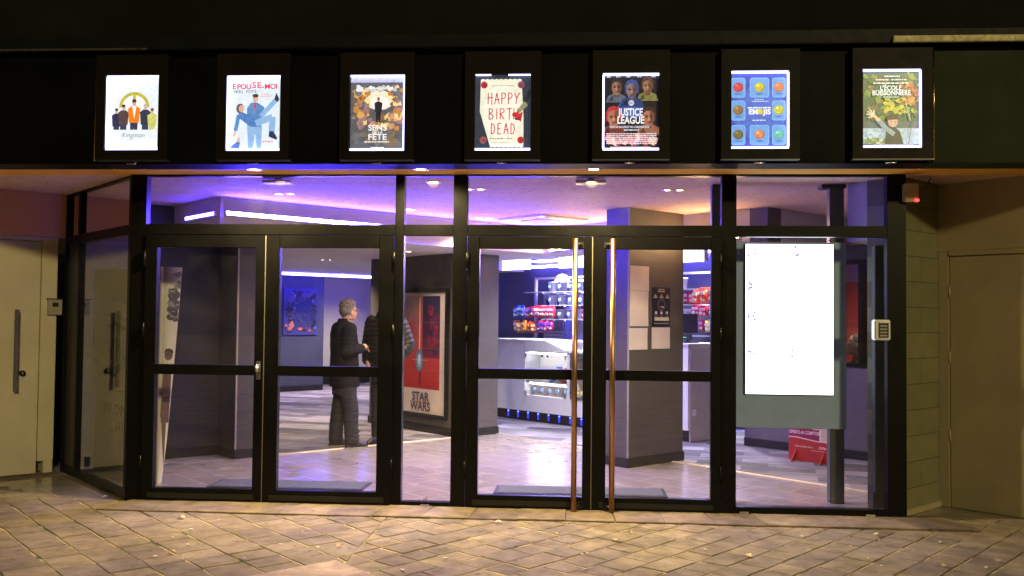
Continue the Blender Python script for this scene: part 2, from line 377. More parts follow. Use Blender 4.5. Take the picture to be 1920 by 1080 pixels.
def stone_mat(name, c, dust=.5):
    m = mat(name, c, .80, var=.34, scale=7, bump=.5, bscale=85, spec=.22)
    t = m.node_tree; p = t.nodes['Principled BSDF']; src = p.inputs['Base Color'].links[0].from_socket
    at_ = t.nodes.new('ShaderNodeAttribute'); at_.attribute_name = 'tone'
    cr = t.nodes.new('ShaderNodeValToRGB'); e = cr.color_ramp.elements
    e[0].position = 0; e[0].color = (.82, .78, .82, 1); e[1].position = 1; e[1].color = (1.10, 1.06, .98, 1)
    x = e.new(.35); x.color = (.93, .89, .93, 1); x = e.new(.7); x.color = (1.03, .97, .90, 1)
    t.links.new(at_.outputs['Fac'], cr.inputs[0])
    mx = t.nodes.new('ShaderNodeMix'); mx.data_type = 'RGBA'; mx.blend_type = 'MULTIPLY'; mx.inputs['Factor'].default_value = 1
    t.links.new(src, mx.inputs['A']); t.links.new(cr.outputs[0], mx.inputs['B'])
    # pale trodden dust and fine pale grit
    tc = t.nodes.new('ShaderNodeTexCoord')
    n = t.nodes.new('ShaderNodeTexNoise'); n.inputs['Scale'].default_value = 34; n.inputs['Detail'].default_value = 8; n.inputs['Roughness'].default_value = .75
    t.links.new(tc.outputs['Object'], n.inputs['Vector'])
    r = t.nodes.new('ShaderNodeMapRange'); r.inputs['From Min'].default_value = .60; r.inputs['From Max'].default_value = .74; r.inputs['To Max'].default_value = dust
    t.links.new(n.outputs['Fac'], r.inputs[0])
    m2 = t.nodes.new('ShaderNodeMix'); m2.data_type = 'RGBA'; m2.inputs['B'].default_value = (.44, .38, .27, 1)
    t.links.new(r.outputs[0], m2.inputs['Factor']); t.links.new(mx.outputs['Result'], m2.inputs['A'])
    # broad grime patches and dark gum spots
    g1 = t.nodes.new('ShaderNodeTexNoise'); g1.inputs['Scale'].default_value = 1.7; g1.inputs['Detail'].default_value = 6; t.links.new(tc.outputs['Object'], g1.inputs['Vector'])
    g2 = t.nodes.new('ShaderNodeMapRange'); g2.inputs['From Min'].default_value = .38; g2.inputs['From Max'].default_value = .62; g2.inputs['To Min'].default_value = .76; g2.inputs['To Max'].default_value = 1.12; t.links.new(g1.outputs['Fac'], g2.inputs[0])
    v1 = t.nodes.new('ShaderNodeTexVoronoi'); v1.inputs['Scale'].default_value = 5.5; t.links.new(tc.outputs['Object'], v1.inputs['Vector'])
    v2 = t.nodes.new('ShaderNodeMapRange'); v2.inputs['From Min'].default_value = .07; v2.inputs['From Max'].default_value = .11; v2.inputs['To Min'].default_value = .55; v2.inputs['To Max'].default_value = 1.; t.links.new(v1.outputs['Distance'], v2.inputs[0])
    gm = t.nodes.new('ShaderNodeMath'); gm.operation = 'MULTIPLY'; t.links.new(g2.outputs[0], gm.inputs[0]); t.links.new(v2.outputs[0], gm.inputs[1])
    gc = t.nodes.new('ShaderNodeCombineColor')
    for i in range(3): t.links.new(gm.outputs[0], gc.inputs[i])
    m3_ = t.nodes.new('ShaderNodeMix'); m3_.data_type = 'RGBA'; m3_.blend_type = 'MULTIPLY'; m3_.inputs['Factor'].default_value = 1
    t.links.new(m2.outputs['Result'], m3_.inputs['A']); t.links.new(gc.outputs[0], m3_.inputs['B']); t.links.new(m3_.outputs['Result'], p.inputs['Base Color'])
    return m
M_JOINT = joint_mat()
M_STONE = stone_mat('worn_paver_stone', (.225, .196, .15))
M_THR = stone_mat('threshold_stone', (.20, .165, .12), .35)
M_SLAB = stone_mat('pale_slab_stone', (.36, .30, .27), .3)

class Stones:
    def __init__(s, m): s.b = MB(); s.tone = []; s.m = m
    def stone(s, poly, z, tone, gap=.006, ch=.004, tilt=.0, rg=random):
        n = len(poly); cx = sum(p[0] for p in poly)/n; cy = sum(p[1] for p in poly)/n
        if sum(poly[i][0]*poly[(i+1) % n][1]-poly[(i+1) % n][0]*poly[i][1] for i in range(n)) < 0: poly = poly[::-1]
        def inset(d):
            o = []
            for (x, y) in poly:
                L = math.hypot(x-cx, y-cy) or 1; k = max(.2, 1-d*1.35/L); o.append((cx+(x-cx)*k, cy+(y-cy)*k))
            return o
        tx, ty = rg.uniform(-tilt, tilt), rg.uniform(-tilt, tilt)
        jit = [(rg.uniform(-.006, .006), rg.uniform(-.006, .006)) for _ in poly]
        a = [(x+j[0], y+j[1]) for (x, y), j in zip(inset(gap), jit)]; b = [(x+j[0], y+j[1]) for (x, y), j in zip(inset(gap+ch), jit)]
        zz = lambda x, y: z+(x-cx)*tx+(y-cy)*ty
        vs = [(x, y, -.03) for x, y in a]+[(x, y, zz(x, y)-.004) for x, y in a]+[(x, y, zz(x, y)) for x, y in b]
        fs = [(i, (i+1) % n, n+(i+1) % n, n+i) for i in range(n)]+[(n+i, n+(i+1) % n, 2*n+(i+1) % n, 2*n+i) for i in range(n)]+[tuple(range(2*n, 3*n))]
        s.b.add(vs, fs, s.m); s.tone += [tone]*len(vs)
    def link(s, name, label):
        o = struct(name, s.b, label, 'paving'); at_ = o.data.attributes.new('tone', 'FLOAT', 'POINT')
        at_.data.foreach_set('value', s.tone); return o

XB = -1.42
LC = (-1.485, -1.69)
def rows(st, ang, w_, cl, seed, x0, x1, y0, y1):
    rg = random.Random(seed); ca, sa = math.cos(R(ang)), math.sin(R(ang))
    ext = [(x*ca+y*sa, -x*sa+y*ca) for x in (x0, x1) for y in (y0, y1)]
    p0, p1 = min(e[0] for e in ext), max(e[0] for e in ext); q0, q1 = min(e[1] for e in ext), max(e[1] for e in ext)
    q = q0
    while q < q1:
        ww = w_*rg.uniform(.92, 1.08); p = p0-rg.uniform(0, .3)
        while p < p1:
            l = rg.choice((.18, .21, .25, .29, .34))*rg.uniform(.92, 1.1)
            poly = [(a*ca-b*sa, a*sa+b*ca) for a, b in ((p, q), (p+l, q), (p+l, q+ww), (p, q+ww))]; p += l
            for h in cl: poly = clip(poly, *h) if len(poly) > 2 else poly
            if len(poly) > 2 and area(poly) > .004:
                c = sum(a for a, b in poly)/len(poly), sum(b for a, b in poly)/len(poly)
                if abs(c[0]-LC[0]) < -(c[1]-LC[1])-.06: continue
                st.stone(poly, rg.uniform(-.002, .003), rg.random(), gap=rg.uniform(.004, .008), tilt=.006, rg=rg)
        q += ww
stn = Stones(M_STONE)
YT = -.41
lim = [(1, 0, 6.5), (-1, 0, 8.0), (0, -1, 5.2)]
rows(stn, -46, .245, lim+[(1, 0, XB), (0, 1, 2.0), (-.30, 1.0, 2.9)], 3, -8, XB, -5.2, 2.0)
rows(stn, 51, .212, lim+[(-1, 0, -XB), (0, 1, 1.2)], 5, XB, 6.5, -5.2, 1.2)
# keep the strip in front of the doors free for the threshold slabs
def drop_strip(st):
    n = 0
    b = st.b; keep = []; nv = []; nf = []; nm = []; ns = []; nt_ = []; o = 0
    # every stone was added as one block: rebuild those whose centre is not under the threshold
    i = 0; blocks = []
    cur = None
    for f, m_, s_ in zip(b.f, b.m, b.smooth): pass
    return st
stn.link('stone_paving', 'worn brown stone pavers laid on the skew in front of the doors')
g = MB(); g.prism([(-60, -60), (60, -60), (60, 40), (-60, 40)], -.3, -.0045, M_JOINT)
struct('ground', g, 'sandy ground under and around the pavers', 'ground')
ts = Stones(M_THR); x = -3.62; k = 0
rg = random.Random(4)
while x < 2.85:
    x2 = min(x+.36*rg.uniform(.97, 1.03), 2.9); s0 = -.12*max(-1, min(1, -x/2.5)); s1 = -.12*max(-1, min(1, -x2/2.5))
    ts.stone([(x+s0, YT), (x2+s1, YT), (x2, .06), (x, .06)], .014+rg.uniform(0, .004), rg.random(), gap=.003, ch=.004, tilt=.004, rg=rg); x = x2
ts.link('threshold_slabs', 'row of brown stone slabs along the foot of the glazed doors')
sl = Stones(M_SLAB)
for r_ in range(4):
    for k in range(4):
        a0, a1 = k*.62+(.28 if r_ % 2 else 0)-(.28 if k == 0 and r_ % 2 else 0), (k+1)*.62+(.28 if r_ % 2 else 0)
        pts = [(LC[0]+(p-q)*CO, LC[1]-(p+q)*CO) for p, q in ((r_*.3, a0), (r_*.3+.3, a0), (r_*.3+.3, a1), (r_*.3, a1))]
        sl.stone(pts, .010, random.uniform(.5, .8), gap=.002, ch=.003)
sl.link('pale_slab_paving', 'corner of paler square slabs set into the brown pavers')

# ---------------------------------------------------------------- lobby floor and ceilings
def cu_poly(conds, x0=-16, x1=14, y0=.06, y1=20):
    p = [(x0, y0), (x1, y0), (x1, y1), (x0, y1)]
    for c in conds: p = clip(p, *c)
    return p
M_TILE = tiled('beige_floor_tile', (.345, .30, .28), (.285, .25, .23), (.50, .45, .40), .60, .30, (0, 0, R(45)), .006, .20, .5, .1, spec=.9)
M_CARPET = tiled('grey_streaked_carpet', (.36, .33, .36), (.10, .095, .11), (.2, .19, .2), .75, .26, (0, 0, R(12)), .0, .95, .37, 0., .1, smear=(3, 22, 1))
g = MB(); g.prism(cu_poly([(-1, 1, 5.87), (1, 1, 3.78)], y0=.07), -.006, .002, M_TILE)
struct('tiled_floor', g, 'beige tiled lobby floor behind the glass doors', 'floor')
g = MB(); g.prism(cu_poly([]), -.2, -.002, M_CARPET); struct('carpet_floor', g, 'grey streaked carpet further inside the lobby', 'floor')
M_BRASS = mat('pale_brass_strip', (.85, .70, .48), .4, metal=.3)
g = MB()
P0_, P1_, P2_ = (-3.616+.28, 2.272+.28), (-1.45, 4.42), (-1.0, 4.80)
g.tube([(-3.35, 2.52, 0), (-1.46, 4.41, 0)], .014, M_BRASS, 6); g.tube([(-1.0, 4.78, 0), (3.3, .48, 0)], .014, M_BRASS, 6)
struct('floor_strip', g, 'thin pale metal strip between tiles and carpet', 'floor trim')
M_SOFFIT = mat('soffit_warm_bounce', (.95, .49, .06), .7, var=.10, scale=1.5)  # warm light bounced off the paving is put into this colour
g = MB(); g.prism([(-9, YF+.02), (9, YF+.02), (9, .03), (-9, .03)], ZC, ZC+.05, M_SOFFIT); struct('soffit', g, 'soffit over the entrance with warm bounced light in its colour', 'ceiling')
g = MB(); g.prism([(-9, .031), (9, .031), (9, 20), (-9, 20)], ZC, ZC+.05, M_CEIL)
struct('ceiling', g, 'tan textured ceiling of the lobby behind the glass', 'ceiling')
U0, V0, U1 = -1.48, 3.44, 2.945
g = MB(); g.prism([uv(U0, V0), uv(U1, V0), uv(U1, 15), uv(U0, 15)], ZL, ZC-.004, M_SOFW)
struct('lower_ceiling', g, 'white lowered ceiling with violet strip lights', 'ceiling')
g = MB(); g.prism([uv(U1+.002, .346), uv(3.55, .346), uv(3.55, 15), uv(U1+.002, 15)], ZL, ZC-.004, M_SOFW)
g.prism([uv(3.552, 7.2), uv(13, 7.2), uv(13, 15), uv(3.552, 15)], ZL, ZC-.004, M_SOFW); struct('lowered_ceiling_over_counter', g, 'white lowered ceiling in front of the snack counter', 'ceiling')
g = MB(); g.prism([uv(2.94, .127), uv(2.94, .344), uv(3.187, .344), uv(3.187, .127)], ZL-.02, ZC-.003, M_GREY)
struct('ceiling_corner_box', g, 'grey boxed corner under the lobby ceiling', 'ceiling')
g = MB(); g.prism([(2.315, .50), (2.62, .195), (2.95, .5), (2.62, .85)], 2.22, ZC-.003, M_LILAC); struct('white_bulkhead', g, 'white bulkhead close behind the right pane', 'ceiling')
g = MB(); g.prism([uv(3.189, .13), uv(5.5, .13), uv(5.5, .34), uv(3.189, .34)], ZL-.02, ZC-.003, M_LILAC)
struct('ceiling_bulkhead', g, 'white bulkhead above the ticket booth', 'ceiling')

# led strips under the ceilings
def led(name, label, p, q, r=.014, m=M_LED, nrm=None, deep=.05):
    b = MB()
    if nrm:                                 # flush strip on the front of an aluminium channel fixed to the wall
        n_ = Vector((nrm[0], nrm[1], 0)); P, Q2 = Vector(p)+n_*deep, Vector(q)+n_*deep
        v = []
        for c in (P, Q2):
            for dn, dz in ((0, -.017), (.004, -.011), (.004, .011), (0, .017)): v.append(c+n_*dn+Vector((0, 0, dz)))
        b.add(v, [(0, 1, 5, 4), (1, 2, 6, 5), (2, 3, 7, 6), (0, 3, 2, 1), (4, 5, 6, 7)], m)
    else: b.tube([p, q], r, m, 8)
    o = obj(name, b)
    if nrm:
        h = MB(); v = []
        for c in (Vector(p), Vector(q)):
            for dn, dz in ((0, -.021), (deep-.001, -.021), (deep-.001, .021), (0, .021)): v.append(c+n_*dn+Vector((0, 0, dz)))
        h.add(v, [(0, 1, 5, 4), (1, 2, 6, 5), (2, 3, 7, 6), (0, 4, 7, 3), (0, 3, 2, 1), (4, 5, 6, 7)], M_WHITE); obj('channel', h, o)
    return tag(o, label, 'light strip', 'violet strip lights under the ceilings')
def uvz(u, v, z): a = uv(u, v); return (a[0], a[1], z)
led('led_strip', 'long violet strip light slanting across the white lowered ceiling edge', uvz(U0+.04, V0-.002, 2.55), uvz(U1-.1, V0-.002, 2.55), m=M_LEDX, nrm=(CO, -CO))
led('led_strip', 'short violet strip light around the corner of the lowered ceiling', uvz(U0-.002, V0+.04, 2.545), uvz(U0-.002, V0+.75, 2.545), m=M_LEDY, nrm=(-CO, -CO))
led('led_strip', 'added warm fill strip, unseen, on the white ceiling edge before the snack counter', uvz(U1-.002, .45, 2.43), uvz(U1-.002, V0-.1, 2.43), m=M_FILLW, nrm=(-CO, -CO))  # fill light added for the ceiling
led('led_strip', 'far violet strip light above the dark blue wall with the painting', uvz(2.0, 11.0, ZL-.03), uvz(6.5, 11.0, ZL-.03), .022)

# ---------------------------------------------------------------- walls
def wall(name, label, origin, rz, x0, x1, z1, m, th=.15, skirt=True, cat='wall', z0=0., skirt_h=.11):
    t = thing(name, label, cat, (*origin, 0), rz)
    b = MB(); b.box(x0, x1, 0, th, z0, z1, m); obj('wall_face', b, t)
    if skirt: b = MB(); b.box(x0, x1-.003, -.014, -.001, 0.002, skirt_h, M_SKIRT, .003); obj('skirting', b, t)
    return t
wall('side_wall', 'dark grey lobby wall behind the left door', uv(-2.45, 4.62), Q, 0, 1.62, ZC-.002, M_NEARBLACK)
wall('painting_wall', 'dark blue far wall carrying the painting', (-5.22, 11.63), Q, -6, 0, ZL-.002, M_DARKBLUE, th=.3)
wall('cream_wall', 'cream far wall beyond the two men', uv(2.5, 13.2), Q, 0, 8, ZL-.002, M_CREAM, skirt_h=.3)
wall('back_wall', 'dark blue wall behind the snack counter', (1.447+.707*1.85, 4.306+.707*1.85), -Q, -9.5, 4, ZC-.002, M_DARKBLUE)
wall('outer_lobby_wall', 'dark end wall of the lobby', (9, 14), R(-90), -12, 14, ZC-.002, M_GREY)
wall('left_lobby_wall', 'dark left end wall of the lobby', uv(-.88, 4.6), -Q, -9, -.35, ZL-.002, M_DARKBLUE, th=.15)

def pillar(label, origin, x0, y1, ztop, m=None):
    t = thing('pillar', label, 'pillar', (*origin, 0), -Q, 'grey lobby pillars set on the skew')
    b = MB(); b.box(x0, 0, 0, y1, .003, ztop, m or M_GREY); obj('shaft', b, t)
    b = MB(); b.box(x0-.015, .015, -.015, y1+.015, .002, .10, M_SKIRT, .004); obj('skirting', b, t)
    b = MB(); b.box(-.014, .003, -.003, .014, .101, ztop-.002, M_PLAST, .001); obj('corner_edge', b, t)
    return t
pillar('dark pillar behind the left double door', (-3.616, 2.272), -.52, .36, ZL-.002, mat('charcoal_pillar_paint', (.06, .056, .056), .5))
pillar('grey pillar with the framed red film poster', (-1.46, 4.38), -2.12, .65, ZL-.002)
pillar('grey pillar with paper notices behind the copper handles', (.573, 2.204), -.32, .90, ZC-.002)

# ---------------------------------------------------------------- glazed entrance
GE = thing('glazed_entrance', 'black aluminium glazed entrance with two double doors', 'shopfront')
FD0, FD1 = -.012, .07
b = MB()
def post(x0, x1): b.box(x0, x1, FD0, FD1, .002, 2.742, M_ALU, .003)
for x0, x1 in ((-3.70, -3.568), (-1.464, -1.39), (-.985, -.868), (1.18, 1.297), (2.473, 2.62)): post(x0, x1)
for x0, x1 in ((-3.567, -1.465), (-1.389, -.986), (-.867, 1.179), (1.298, 2.472)):
    b.box(x0, x1, FD0+.002, FD1, 2.702, 2.742, M_ALU)
    b.box(x0, x1, FD0+.002, FD1, 2.214, 2.302, M_ALU, .003)
for x0, x1, z in ((-1.389, -.986, .046), (1.298, 2.472, .065)): b.box(x0, x1, FD0+.002, FD1, .004, z, M_ALU, .003)
for x0, x1 in ((-3.567, -1.465), (-.867, 1.179)): b.box(x0, x1, .0, FD1, .002, .016, M_ALU)
obj('frame', b, GE)
for (x0, x1, z0, z1) in ((-3.567, -1.465, 2.302, 2.702), (-1.389, -.986, 2.302, 2.702), (-.867, 1.179, 2.302, 2.702), (1.298, 2.472, 2.302, 2.702),
                         (-1.389, -.986, .046, 2.214), (1.298, 2.472, .065, 2.214)):
    c = MB(); c.add([(x0, .03, z0), (x1, .03, z0), (x1, .03, z1), (x0, .03, z1)], [(0, 1, 2, 3)], M_GLASS); obj('glass_pane', c, GE)
for x0 in (-1.19, 1.36, 2.34):
    c = MB(); c.box(x0-.035, x0+.035, -.02, -.013, .012, .030, M_STEEL, .002); obj('drain_cover', c, GE)
def leaf(x0, x1, px0, px1, hinge_side):
    d = MB(); y0, y1 = -.024, .045
    for a, c in ((x0, px0), (px1, x1)): d.box(a, c, y0, y1, .02, 2.209, M_ALU, .004)
    for a, c in ((.02, .116), (1.052, 1.134), (2.107, 2.209)): d.box(px0+.0005, px1-.0005, y0+.0015, y1, a, c, M_ALU, .003)
    o = obj('door_leaf', d, GE)
    for a, c in ((.116, 1.052), (1.134, 2.107)):
        e = MB(); e.add([(px0, .012, a), (px1, .012, a), (px1, .012, c), (px0, .012, c)], [(0, 1, 2, 3)], M_GLASS); obj('door_pane', e, o)
    k = MB(); k.box(x0+.06, x1-.06, y0-.008, y0-.0005, .035, .078, mat('kick_rail_aluminium', (.018, .017, .015), .4, spec=.25), .002); obj('kick_rail', k, o)
    for z in (.25, 1.35, 1.95):
        h = MB(); hx = x0-.002 if hinge_side < 0 else x1+.002
        h.tube([(hx, y0-.008, z), (hx, y0-.008, z+.13)], .011, M_ALU, 8); obj('hinge', h, o)
    return o
L1 = leaf(-3.562, -2.545, -3.462, -2.622, -1)
L2 = leaf(-2.537, -1.468, -2.420, -1.592, 1)
R1 = leaf(-.864, .146, -.765, .078, -1)
R2 = leaf(.154, 1.176, .264, 1.098, 1)
for xx in (-2.541, .150):
    c = MB(); c.box(xx-.0035, xx+.0035, -.020, .04, .02, 2.205, mat('brush_seal', (.16, .14, .10), .8)); obj('brush_seal', c, GE)
for lf, x in ((R1, .012), (R2, .312)):
    h = MB(); h.tube([(x, -.095, .02), (x, -.095, 2.185)], .0225, M_COPPER, 14)
    s = 1 if lf is R1 else -1
    for z in (.05, 2.14):
        h.tube([(x, -.095, z), (x+s*.035, -.06, z), (x+s*.05, -.0245, z)], .013, M_BLKPL, 8)
        h.box(x+s*.05-.018, x+s*.05+.018, -.032, -.0245, z-.025, z+.025, M_BLKPL, .003)
    obj('pull_handle', h, lf)
h = MB(); h.box(-2.60, -2.565, -.032, -.025, 1.02, 1.17, M_STEEL, .003); h.tube([(-2.582, -.03, 1.135), (-2.582, -.075, 1.135)], .009, M_STEEL); h.tube([(-2.582, -.075, 1.13), (-2.575, -.08, 1.085)], [.019, .013], M_STEEL)
obj('door_knob', h, L1)

# side glazing, set back at 45 degrees
SG = thing('side_glazing', 'angled black framed glass screen beside the left door', 'glass screen', (-3.70, .0, 0), -Q)
b = MB(); XL = -1.80
b.box(XL-.06, XL, 0, .06, .002, 2.742, M_ALU, .003)
b.box(-.001, -.07, .001, .06, .002, 2.742, M_ALU, .003)
b.box(-1.46, -1.40, .0, .06, .003, 2.70, M_ALU, .003)
b.box(XL, -.071, .002, .058, 2.70, 2.742, M_ALU)
for x0, x1 in ((XL, -1.461), (-1.399, -.071)):
    b.box(x0, x1, .002, .058, 2.215, 2.30, M_ALU, .002); b.box(x0, x1, .002, .058, .004, .075, M_ALU, .002)
obj('frame', b, SG)
c = MB(); c.box(XL, -1.461, .02, .035, .075, 2.215, mat('dark_infill', (.03, .028, .024), .4)); obj('dark_panel', c, SG)
for x0, x1, z0, z1 in ((-1.399, -.071, .075, 2.215), (-1.399, -.071, 2.30, 2.70), (XL, -1.461, 2.30, 2.70)):
    c = MB(); c.add([(x0, .03, z0), (x1, .03, z0), (x1, .03, z1), (x0, .03, z1)], [(0, 1, 2, 3)], M_GLASS); obj('glass_pane', c, SG)

# ---------------------------------------------------------------- left wall with white door
LW = (-5.04, 1.25)
t = thing('service_door_wall', 'outside wall with a white panelled service door', 'wall', (*LW, 0), Q)
b = MB(); b.box(-4.0, .06, .0, .2, 2.29, 2.712, M_TANW); b.box(-4.0, -1.62, .0, .2, .002, 2.289, M_CREAM); obj('upper_wall', b, t)
b = MB(); b.box(-.15, -.01, -.012, .2, .12, 2.288, M_WHITEDOOR, .006); b.box(-.095, -.012, -.004, .2, .004, .119, M_WHITEDOOR, .004)
b.box(-1.61, -.151, -.010, .2, 2.245, 2.287, M_WHITEDOOR, .005); obj('door_frame', b, t)
b = MB(); b.box(-1.60, -.155, .012, .06, .005, 2.24, M_WHITEDOOR, .006); dl = obj('door', b, t)
for k in range(1, 8):
    pass
b = MB(); b.box(-.26, -.20, .006, .0115, 2.16, 2.20, M_STEEL, .002); obj('door_closer_plate', b, dl)
M_DSTEEL = mat('dark_handle_steel', (.12, .11, .10), .45, metal=.6)
b = MB(); b.box(-.392, -.352, -.075, -.055, .80, 1.58, M_DSTEEL, .006)
for z in (.92, 1.46): b.tube([(-.372, -.056, z), (-.372, .0115, z)], .011, M_STEEL)
obj('pull_handle', b, dl)
b = MB(); b.tube([(-.30, .011, .97), (-.30, -.018, .97)], .028, M_BLKPL, 16); b.box(-.303, -.297, -.024, -.018, .955, .985, M_STEEL); obj('lock', b, dl)
t = thing('door_entry_reader', 'small grey entry reader box beside the white service door', 'card reader', (LW[0], LW[1], 0), Q)
b = MB(); b.box(-.10, .03, -.05, -.0125, 1.53, 1.68, M_PLAST, .006); obj('reader_case', b, t)
b = MB(); b.box(-.06, -.005, -.0525, -.0502, 1.61, 1.65, M_BLKPL, .0005); obj('reader_window', b, t)
b = MB(); b.box(-.11, .035, -.056, -.0125, 1.682, 1.690, M_BLKPL, .002); obj('reader_lid', b, t)

# ---------------------------------------------------------------- right pier and wall
M_BLOCK = tiled('olive_glazed_blocks', (.21, .205, .11), (.175, .175, .095), (.10, .095, .05), .62, .208, (R(90), 0, 0), .004, .42, .5, .5)
t = thing('tiled_pier', 'olive tiled pier right of the glazed entrance', 'pier', (2.63, .10, 0), Q)
b = MB(); b.box(0, .64, 0, .3, .05, 2.714, M_BLOCK); obj('tiled_face', b, t)
b = MB(); b.box(-.004, .64, -.02, .3, .002, .05, M_BEIGE, .006); obj('foot_moulding', b, t)
RW = (2.63+.64*CO, .10+.64*CO)
t = thing('beige_side_wall', 'beige wall with a flush panel door on the right', 'wall', (RW[0], RW[1], 0), -Q)
b = MB(); b.box(0, 3.2, 0, .2, 2.145, 2.714, M_BEIGE); b.box(0, .085, 0, .2, .002, 2.144, M_BEIGE, .004); b.box(1.55, 3.2, 0, .2, .002, 2.144, M_BEIGE); obj('wall_face', b, t)
b = MB(); b.box(.086, 1.549, -.006, .1, 2.10, 2.1435, M_BEIGE, .004); obj('door_frame', b, t)
b = MB(); b.box(.09, 1.545, .008, .06, .004, 2.096, M_BEIGE, .005); dd = obj('door', b, t)
for z in (.55, 1.2, 1.75):
    b = MB(); b.tube([(.088, .004, z), (.088, .004, z+.1)], .008, M_BEIGE, 8); obj('hinge', b, dd)
t = thing('alarm_sensor', 'small beige sensor box with a red light above the tiled pier', 'sensor', (2.655, -.02, 0), 0)
b = MB(); b.box(-.065, .045, -.05, .02, 2.49, 2.635, mat('ivory_plastic', (.42, .38, .28), .5), .008); obj('sensor_case', b, t)
b = MB(); b.ball((.028, -.05, 2.50), (.018, .014, .012), emit('red_led', (1.0, .02, .02), 9)); obj('red_light', b, t)
b = MB(); b.tube([(.045, -.0, 2.59), (.10, .0, 2.60), (.15, .07, 2.63), (.19, .10, 2.70)], .004, M_BLKPL, 6); obj('cable', b, t)

# ---------------------------------------------------------------- fascia and poster light boxes
FA = thing('fascia', 'black fascia band above the doors carrying the film posters', 'fascia', (0, YF, 0))
b = MB(); b.box(-3.655, 2.575, 0, .25, 2.70, 3.545, M_FASCIA); obj('black_panel', b, FA)
b = MB(); b.box(-9, -3.668, -.02, .25, 2.70, 3.56, M_FASCIA, .004); obj('end_panel', b, FA)
b = MB(); b.box(2.588, 9, -.02, .25, 2.70, 3.545, M_FASCIA_G, .004); obj('end_panel', b, FA)
b = MB(); b.box(-9, 9, -.10, .3, 3.56, 3.66, mat('dark_blue_grey_metal', (.007, .009, .012), .5, var=.3, spec=.12), .006); obj('gutter_band', b, FA)
M_LEDGE = mat('weathered_zinc_edge', (.42, .38, .20), .55, metal=.2, var=.5, scale=20)
b = MB(); b.box(2.28, 9, -.135, -.101, 3.555, 3.60, M_LEDGE, .004); obj('metal_edge', b, FA)
b = MB(); b.box(-9, -3.25, -.108, -.101, 3.556, 3.572, mat('dull_zinc_edge', (.045, .04, .03), .6, var=.8, scale=30), .001); obj('metal_edge', b, FA)
M_TRIM = mat('brass_corner_trim', (.75, .55, .25), .25, metal=1)
for x in (-3.6615, 2.5815):
    b = MB(); b.tube([(x, -.07, 2.715), (x, -.07, 3.55)], .0055, M_TRIM, 8); obj('corner_trim', b, FA)
UP = MB(); UP.box(-9, 9, -.25, 0, 3.665, 6.5, mat('dark_render', (.009, .010, .007), .8, var=.25, scale=1.5, spec=.1))
o = obj('upper_wall', UP); at(o, (0, YF+.2, 0)); tag(o, 'dark rendered wall above the fascia gutter', 'wall')

CW, CH = .418, .575
PX = (-3.378, -2.432, -1.483, -.537, .411, 1.350, 2.290)
PZ = (2.797, 2.790, 2.788, 2.788, 2.787, 2.797, 2.802)
def lightbox(i, label, print_fn, tubes):
    t = thing('poster_case', label, 'poster light box', (PX[i], YF, 0), 0, 'lit film poster cases along the black fascia')
    z0 = PZ[i]; hw = CW/2
    b = MB(); d0 = -.075
    for x0, x1, a, c in ((-.283, -hw, 2.722, 3.53), (hw, .283, 2.722, 3.53), (-hw, hw, 2.722, z0), (-hw, hw, z0+CH, 3.53)):
        b.box(x0, x1, d0, -.002, a, c, M_CASE)
    b.box(-.283, .283, -.073, -.004, 2.716, 2.7215, mat('dark_steel_edge', (.10, .10, .11), .4, metal=.8))
    obj('case', b, t)
    p = Print(backlit, y0=-.03); p.rect(-hw, hw, z0, z0+CH, (222, 232, 246))
    print_fn(p, -hw, hw, z0, z0+CH)
    obj('poster', p.b, t, fixn=False)
    for side in tubes:
        c = MB()
        if side == 'b': c.tube([(-hw+.004, -.052, z0+.009), (hw-.004, -.052, z0+.010)], .011, M_TUBE, 8)
        if side == 't': c.tube([(-hw+.004, -.052, z0+CH-.007), (hw-.004, -.052, z0+CH-.008)], .009, M_TUBE, 8)
        if side == 'T':
            c.tube([(-hw+.004, -.052, z0+CH-.006), (-.09, -.052, z0+CH-.006)], .005, M_TUBE, 8); obj('light_tube', c, t); c = MB(); c.tube([(.04, -.052, z0+CH-.006), (hw-.004, -.052, z0+CH-.006)], .005, M_TUBE, 8)
        if side == 'l': c.tube([(-hw+.006, -.052, z0+.02), (-hw+.006, -.052, z0+CH-.012)], .008, M_TUBE, 8)
        if side == 'r': c.tube([(hw-.006, -.052, z0+.02), (hw-.006, -.052, z0+CH-.012)], .008, M_TUBE, 8)
        obj('light_tube', c, t)
    c = MB(); c.tube([(-.04, -.05, 2.72), (-.04, -.05, 2.695), (.03, -.05, 2.695), (.03, -.05, 2.72)], .004, M_CHROME, 6); obj('latch', c, t)
    return t
